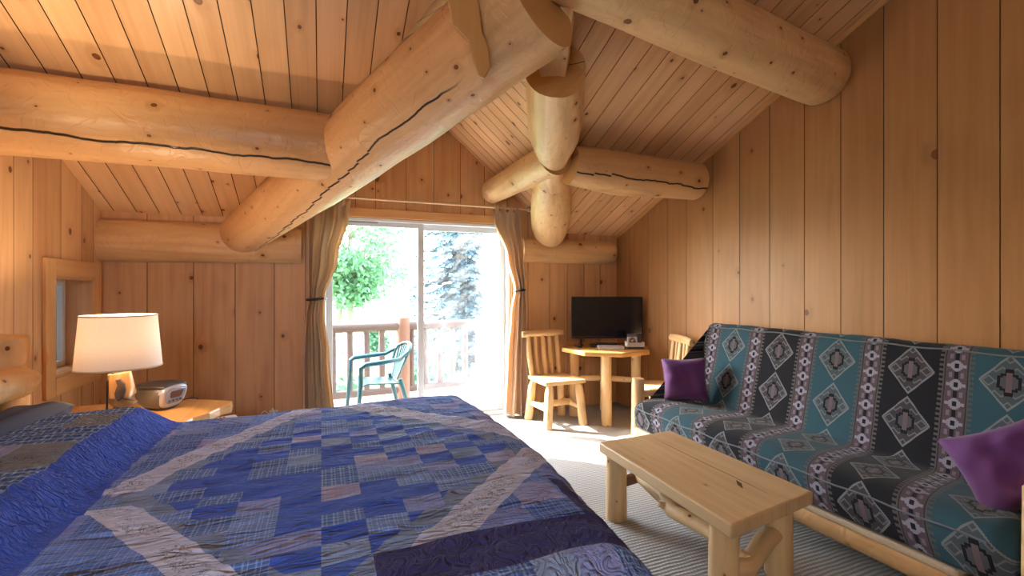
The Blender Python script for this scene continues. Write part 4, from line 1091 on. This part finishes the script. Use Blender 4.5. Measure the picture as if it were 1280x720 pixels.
# ------------------------------------------------------------------ outdoors
mb = MB()
for i in range(12):
    y = 4.91 + 0.145*i; mb.box((0.9, y+.07, -.05), (7.0, 0.138, 0.04), 0.004, axis=0)
struct(mb, 'deck_floor', ['deck'])
gm = MB(); gm.grid(24, 24, lambda a, b: (-90 + 180*a, 5 + 150*b*b, -1.1 - 0.25*math.sin(a*9)*b), sm=True); struct(gm, 'ground', ['grass'])
rl = thing('deck_railing', 'weathered log railing around the deck outside the sliding door', 'railing', (0.945, 5.98, -.03))
A, B, C_ = Vector((-2.2, 5.62, 0)), Vector((0.945, 5.98, 0)), Vector((4.6, 6.55, 0))
mb = MB(); mb.tube([(B.x, B.y, -.03), (B.x, B.y, 0.985)], 0.085, 20, 0, 0.03, ends=('flat', 'soft'), step=0.1); mb.build('post', 'redw', rl)
mb = MB(); mb.tube([(4.6, 6.55, -.03), (4.6, 6.55, 0.985)], 0.085, 16, 0, 0.03); mb.build('post', 'redw', rl)
for p, q in ((A, B), (B, C_)):
    for z, r_ in ((0.885, 0.055), (0.10, 0.05)):
        mb = MB(); mb.tube([p + Vector((0, 0, z)), q + Vector((0, 0, z))], r_, 14, 0, 0.06, step=0.2); mb.build('rail', 'grayw', rl)
    L = (q-p).length; k = int(L/0.178)
    for i in range(k):
        w = p.lerp(q, (i+.6)/k) + Vector((random.uniform(-.01, .01), 0, 0))
        if abs(w.x - B.x) < .09: continue
        mb = MB(); mb.tube([w + Vector((0, 0, .10)), w + Vector((random.uniform(-.01, .01), 0, .5)), w + Vector((0, 0, .885))], [0.036, 0.04, 0.034], 10, 0, 0.12, step=0.12); mb.build('baluster', 'grayw', rl)
# green plastic armchair
pc = thing('plastic_armchair', 'green plastic armchair on the deck outside the glass door', 'chair', (0.56, 5.28, -.028), R(-82))     # front is -y
mb = MB()
def seatf(a, b):
    u, v = 2*a-1, 2*b-1
    return (u*(0.225 - .02*b), -.22 + .43*b, 0.41 - .035*b - .012*(1-u*u) - (0.03*max(0, .12-b)/.12))
mb.grid(12, 12, seatf); o = mb.build('seat', 'green', pc, True); o.modifiers.new('t', 'SOLIDIFY').thickness = 0.012
mb = MB()
def bk(a, z):     # back surface point: a in -1..1
    return Vector((a*(0.20 + .03*(z-.4)/.4), .20 + .17*(z-.40)/.45 - .045*(a*a), z))
for i in range(9):
    a = -0.82 + 1.64*i/8
    mb.tube([bk(a*.62, 0.40), bk(a*.85, 0.58), bk(a, 0.75 - .05*a*a)], 0.009, 8, sx=1.5)
mb.build('back_slats', 'green', pc, True)
mb = MB(); mb.tube([bk(-.98, 0.56), bk(-1.0, .68), bk(-.86, 0.73), bk(-.45, .77), bk(0, .78), bk(.45, .77), bk(.86, 0.73), bk(1.0, .68), bk(.98, 0.56)], 0.018, 12, sx=1.3); mb.build('back_hoop', 'green', pc, True)
for s_ in (-1, 1):
    mb = MB(); P = [bk(s_*.98, .70), Vector((s_*.265, .16, .635)), Vector((s_*.285, -.05, .62)), Vector((s_*.285, -.19, .61)), Vector((s_*.275, -.235, .58))]
    mb.tube(P, [.018, .022, .026, .026, .02], 12, sx=1.2); mb.build('armrest', 'green', pc, True)
    mb = MB(); mb.tube([(s_*.275, -.23, .59), (s_*.262, -.235, .40), (s_*.275, -.27, 0)], [.022, .026, .02], 10); mb.build('front_leg', 'green', pc, True)
    mb = MB(); mb.tube([(s_*.20, .19, .42), (s_*.235, .30, 0)], [.026, .02], 10); mb.build('rear_leg', 'green', pc, True)

def leafquad(mb, p, size, rng, flat=0.0, dirv=None, aspect=0.5):
    d = dirv or Vector((rng.uniform(-1, 1), rng.uniform(-1, 1), rng.uniform(-1, 1)))
    d = d.normalized(); e = d.cross(Vector((rng.uniform(-1, 1), rng.uniform(-1, 1), rng.uniform(-1, 1)))).normalized()
    d = d*size; e = e*size*aspect
    mb.face([p, p + d*.5 + e, p + d, p + d*.5 - e], [(0, 0)]*4, 0, False, rng.random())
def broadtree(label, x, y, h, cr_, z0, sd, n=2600, leaf=0.16, name='tree', trunks=1):
    rng = random.Random(sd); root = thing(name, label, 'tree', (x, y, z0), 0)
    for k in range(trunks):
        mb = MB(); ox = (k - (trunks-1)/2)*0.34
        mb.tube([(x+ox, y, z0), (x+ox*1.2+.03, y, z0+h*.3), (x+ox*1.5-.05, y+.1, z0+h*.6), (x+ox*1.4, y, z0+h*.88)], [.13, .11, .08, .03], 10, 0, .1)
        for q in range(7):
            a = rng.uniform(0, 6.28); zz = z0 + h*rng.uniform(.38, .75); ln = cr_*rng.uniform(.4, .8)
            mb.tube([(x+ox*1.3, y, zz), (x+ox+ln*.5*math.cos(a), y+ln*.5*math.sin(a), zz+ln*.35), (x+ox+ln*math.cos(a), y+ln*math.sin(a), zz+ln*.55)], [.045, .03, .012], 6)
        mb.build('trunk', 'bark', root)
    mb = MB(); cl = []
    for q in range(46):
        a = rng.uniform(0, 6.28); rr2 = cr_*math.sqrt(rng.random()); zz = rng.uniform(.30, 1.0)
        k = math.sin(min(1, (zz-.22)/.5)*PI/2)*(1.05 - .55*max(0, zz-.6)/.4)
        cl.append(Vector((x + rr2*k*math.cos(a), y + rr2*k*math.sin(a), z0 + h*zz)))
    for q in range(n):
        c = rng.choice(cl); v = Vector((rng.gauss(0, 1), rng.gauss(0, 1), rng.gauss(0, .8)))*cr_*0.17
        leafquad(mb, c + v, leaf*rng.uniform(.6, 1.2), rng)
    mb.build('foliage', 'leaf', root)
broadtree('slender leafy tree with twin pale trunks on the lawn beyond the left door panel', 0.75, 18.0, 7.6, 2.0, -1.15, 4, 7000, .18, trunks=2)
broadtree('small pale leafy tree far across the lawn behind the door mullion', 4.7, 40.0, 9.0, 3.0, -1.2, 9, 1500, .40)
broadtree('distant leafy tree at the far edge of the lawn', -16.0, 70.0, 16.0, 7.0, -1.2, 12, 1600, .9)
def spruce(label, x, y, h, rad, z0, sd):
    rng = random.Random(sd); root = thing('spruce_tree', label, 'tree', (x, y, z0))
    mb = MB(); mb.tube([(x, y, z0), (x, y, z0+h)], [.24, .02], 10, 0, .08, step=1.0); mb.build('trunk', 'bark', root)
    mb = MB(); z = 0.35
    while z < h*.98:
        f = 1 - z/h; nb = int(9 + 9*f); ln0 = rad*(f**.8)
        for k in range(nb):
            a = rng.uniform(0, 6.28); ln = ln0*rng.uniform(.7, 1.1); d = Vector((math.cos(a), math.sin(a), 0))
            sideb = Vector((-d.y, d.x, 0))
            m_ = max(4, int(ln/.10))
            for q in range(m_):
                t = (q+.6)/m_; p = Vector((x, y, z0+z)) + d*ln*t + Vector((0, 0, ln*(.14*t - .42*t*t) + .06*math.sin(t*9)))
                for s_ in (-1, 0, 1):
                    w = (1-t*.6)*.26*min(1, ln)
                    dv = (sideb*s_*1.0 + d*.6 + Vector((0, 0, -.35 + rng.uniform(-.2, .2)))).normalized()
                    leafquad(mb, p, max(.12, w*rng.uniform(.7, 1.3)), rng, dirv=dv, aspect=.3)
        z += 0.19 + .06*rng.random()
    mb.build('needles', 'needle', root)
spruce('large blue spruce filling the view through the right door panel', 3.5, 12.4, 9.5, 1.75, -1.15, 3)
spruce('small spruce added to darken the view from the little window by the lamp', -4.4, 11.0, 4.6, 1.5, -1.15, 17)  # added tree, tones down the bright window view
def shrub(label, x, y, z0, r_, h, sd, n=700, group='shrubs beyond the railing'):
    rng = random.Random(sd); root = thing('shrub', label, 'shrub', (x, y, z0), 0, group)
    mb = MB()
    for k in range(6):
        a = rng.uniform(0, 6.28); mb.tube([(x, y, z0), (x + r_*.4*math.cos(a), y + r_*.4*math.sin(a), z0+h*.5), (x + r_*.7*math.cos(a), y + r_*.7*math.sin(a), z0+h*.9)], [.02, .014, .006], 6)
    mb.build('stem', 'bark', root)
    mb = MB()
    for k in range(n):
        v = Vector((max(-.8, min(.8, rng.gauss(0, .42))), max(-.8, min(.8, rng.gauss(0, .42))), 0))*r_; zz = rng.uniform(.1, 1)*h*max(.3, 1 - v.length/r_*.35)
        leafquad(mb, Vector((x, y, z0 + zz)) + v, rng.uniform(.07, .16), rng)
    mb.build('foliage', 'shrubl', root)
shrub('green shrub seen between the balusters left of the deck post', 0.1, 7.5, -1.1, .8, 1.35, 2)
shrub('green shrub below the spruce right of the deck post', 1.75, 8.3, -1.1, .75, 1.35, 6)
shrub('low green shrub farthest left beyond the railing', -1.6, 8.8, -1.1, .8, 1.1, 8)
shrub('green shrub at the spruce foot behind the right railing', 3.35, 8.7, -1.1, .7, 1.3, 11)
shrub('small round shrub on the lawn behind the deck post', 1.9, 18.5, -1.15, .5, 1.3, 15)

# ------------------------------------------------------------------ light
def light(name, kind, loc, energy, col, **k):
    d = bpy.data.lights.new(name, kind); d.energy = energy; d.color = col
    for a, v in k.items(): setattr(d, a, v)
    o = bpy.data.objects.new(name, d); COL.objects.link(o); o.location = loc; return o
sun = light('sun', 'SUN', (0, 0, 10), 30.0, (1.0, 0.95, 0.86), angle=R(0.6))
sd = Vector((1.12, -1.0, -1.07)).normalized(); sun.rotation_euler = sd.to_track_quat('-Z', 'Y').to_euler()
light('lamp_bulb', 'POINT', (lx, ly, 1.15), 27.0, (1.0, 0.74, 0.47), shadow_soft_size=0.03)
wl = thing('added_sconce', 'small upward shining sconce added out of view above the headboard', 'lamp', (XL, 2.2, 1.70))  # added fixture, carries the spot for the ceiling glow
mb = MB(); mb.lathe([(0.02, 0), (0.06, 0.02), (0.085, 0.09), (0.08, 0.09), (0.055, 0.025), (0.02, 0.01)], (XL+.11, 2.2, 1.70), 24); mb.build('bowl_shade', 'white', wl)
mb = MB(); mb.tube([(XL, 2.2, 1.69), (XL+.11, 2.2, 1.69)], 0.012, 10); mb.lathe([(0.05, 0), (0.05, 0.012), (0.03, 0.02)], seg=20, mat=Matrix.Translation((XL, 2.2, 1.69)) @ Matrix.Rotation(PI/2, 4, 'Y')); mb.build('bracket', 'metal', wl)
sp = light('ceiling_glow_spot', 'SPOT', (XL+.11, 2.2, 1.80), 60.0, (1.0, 0.80, 0.52), shadow_soft_size=0.05, spot_size=R(75), spot_blend=1.0)  # added spot aimed to make the ceiling glow
sp.rotation_euler = (Vector((-1.02, 2.85, 2.78)) - sp.location).to_track_quat('-Z', 'Y').to_euler()
light('fill_bulb', 'POINT', (-0.75, -.75, 1.75), 88.0, (0.60, 0.81, 1.0), shadow_soft_size=0.3)  # added cool fill for the whole room
w = bpy.data.worlds.new('World'); SC.world = w; w.use_nodes = True
bg = w.node_tree.nodes['Background']
NT = w.node_tree
sky = NT.nodes.new('ShaderNodeTexSky')
try:
    sky.sky_type = 'NISHITA'; sky.sun_disc = False; sky.sun_elevation = R(36); sky.sun_rotation = R(-48); sky.dust_density = 2.0
except Exception: pass
hz = NT.nodes.new('ShaderNodeMix'); hz.data_type = 'RGBA'; hz.inputs[0].default_value = 0.75
NT.links.new(sky.outputs[0], hz.inputs[6]); hz.inputs[7].default_value = (0.80, 0.93, 1.0, 1)
NT.links.new(hz.outputs[2], bg.inputs[0]); bg.inputs[1].default_value = 10.0

# ------------------------------------------------------------------ camera
cam = bpy.data.cameras.new('camera'); co = bpy.data.objects.new('camera', cam); COL.objects.link(co)
cam.sensor_width = 36; cam.lens = 590/1280*36; cam.clip_start = 0.02; cam.clip_end = 500
co.location = (0, 0, 1.36); co.rotation_euler = (R(90), 0, -math.atan(238/590))
SC.camera = co
SC.view_settings.view_transform = 'Standard'; SC.view_settings.look = 'None'
SC.view_settings.exposure = 0.14; SC.view_settings.gamma = 1.0; SC.view_settings.use_curve_mapping = False
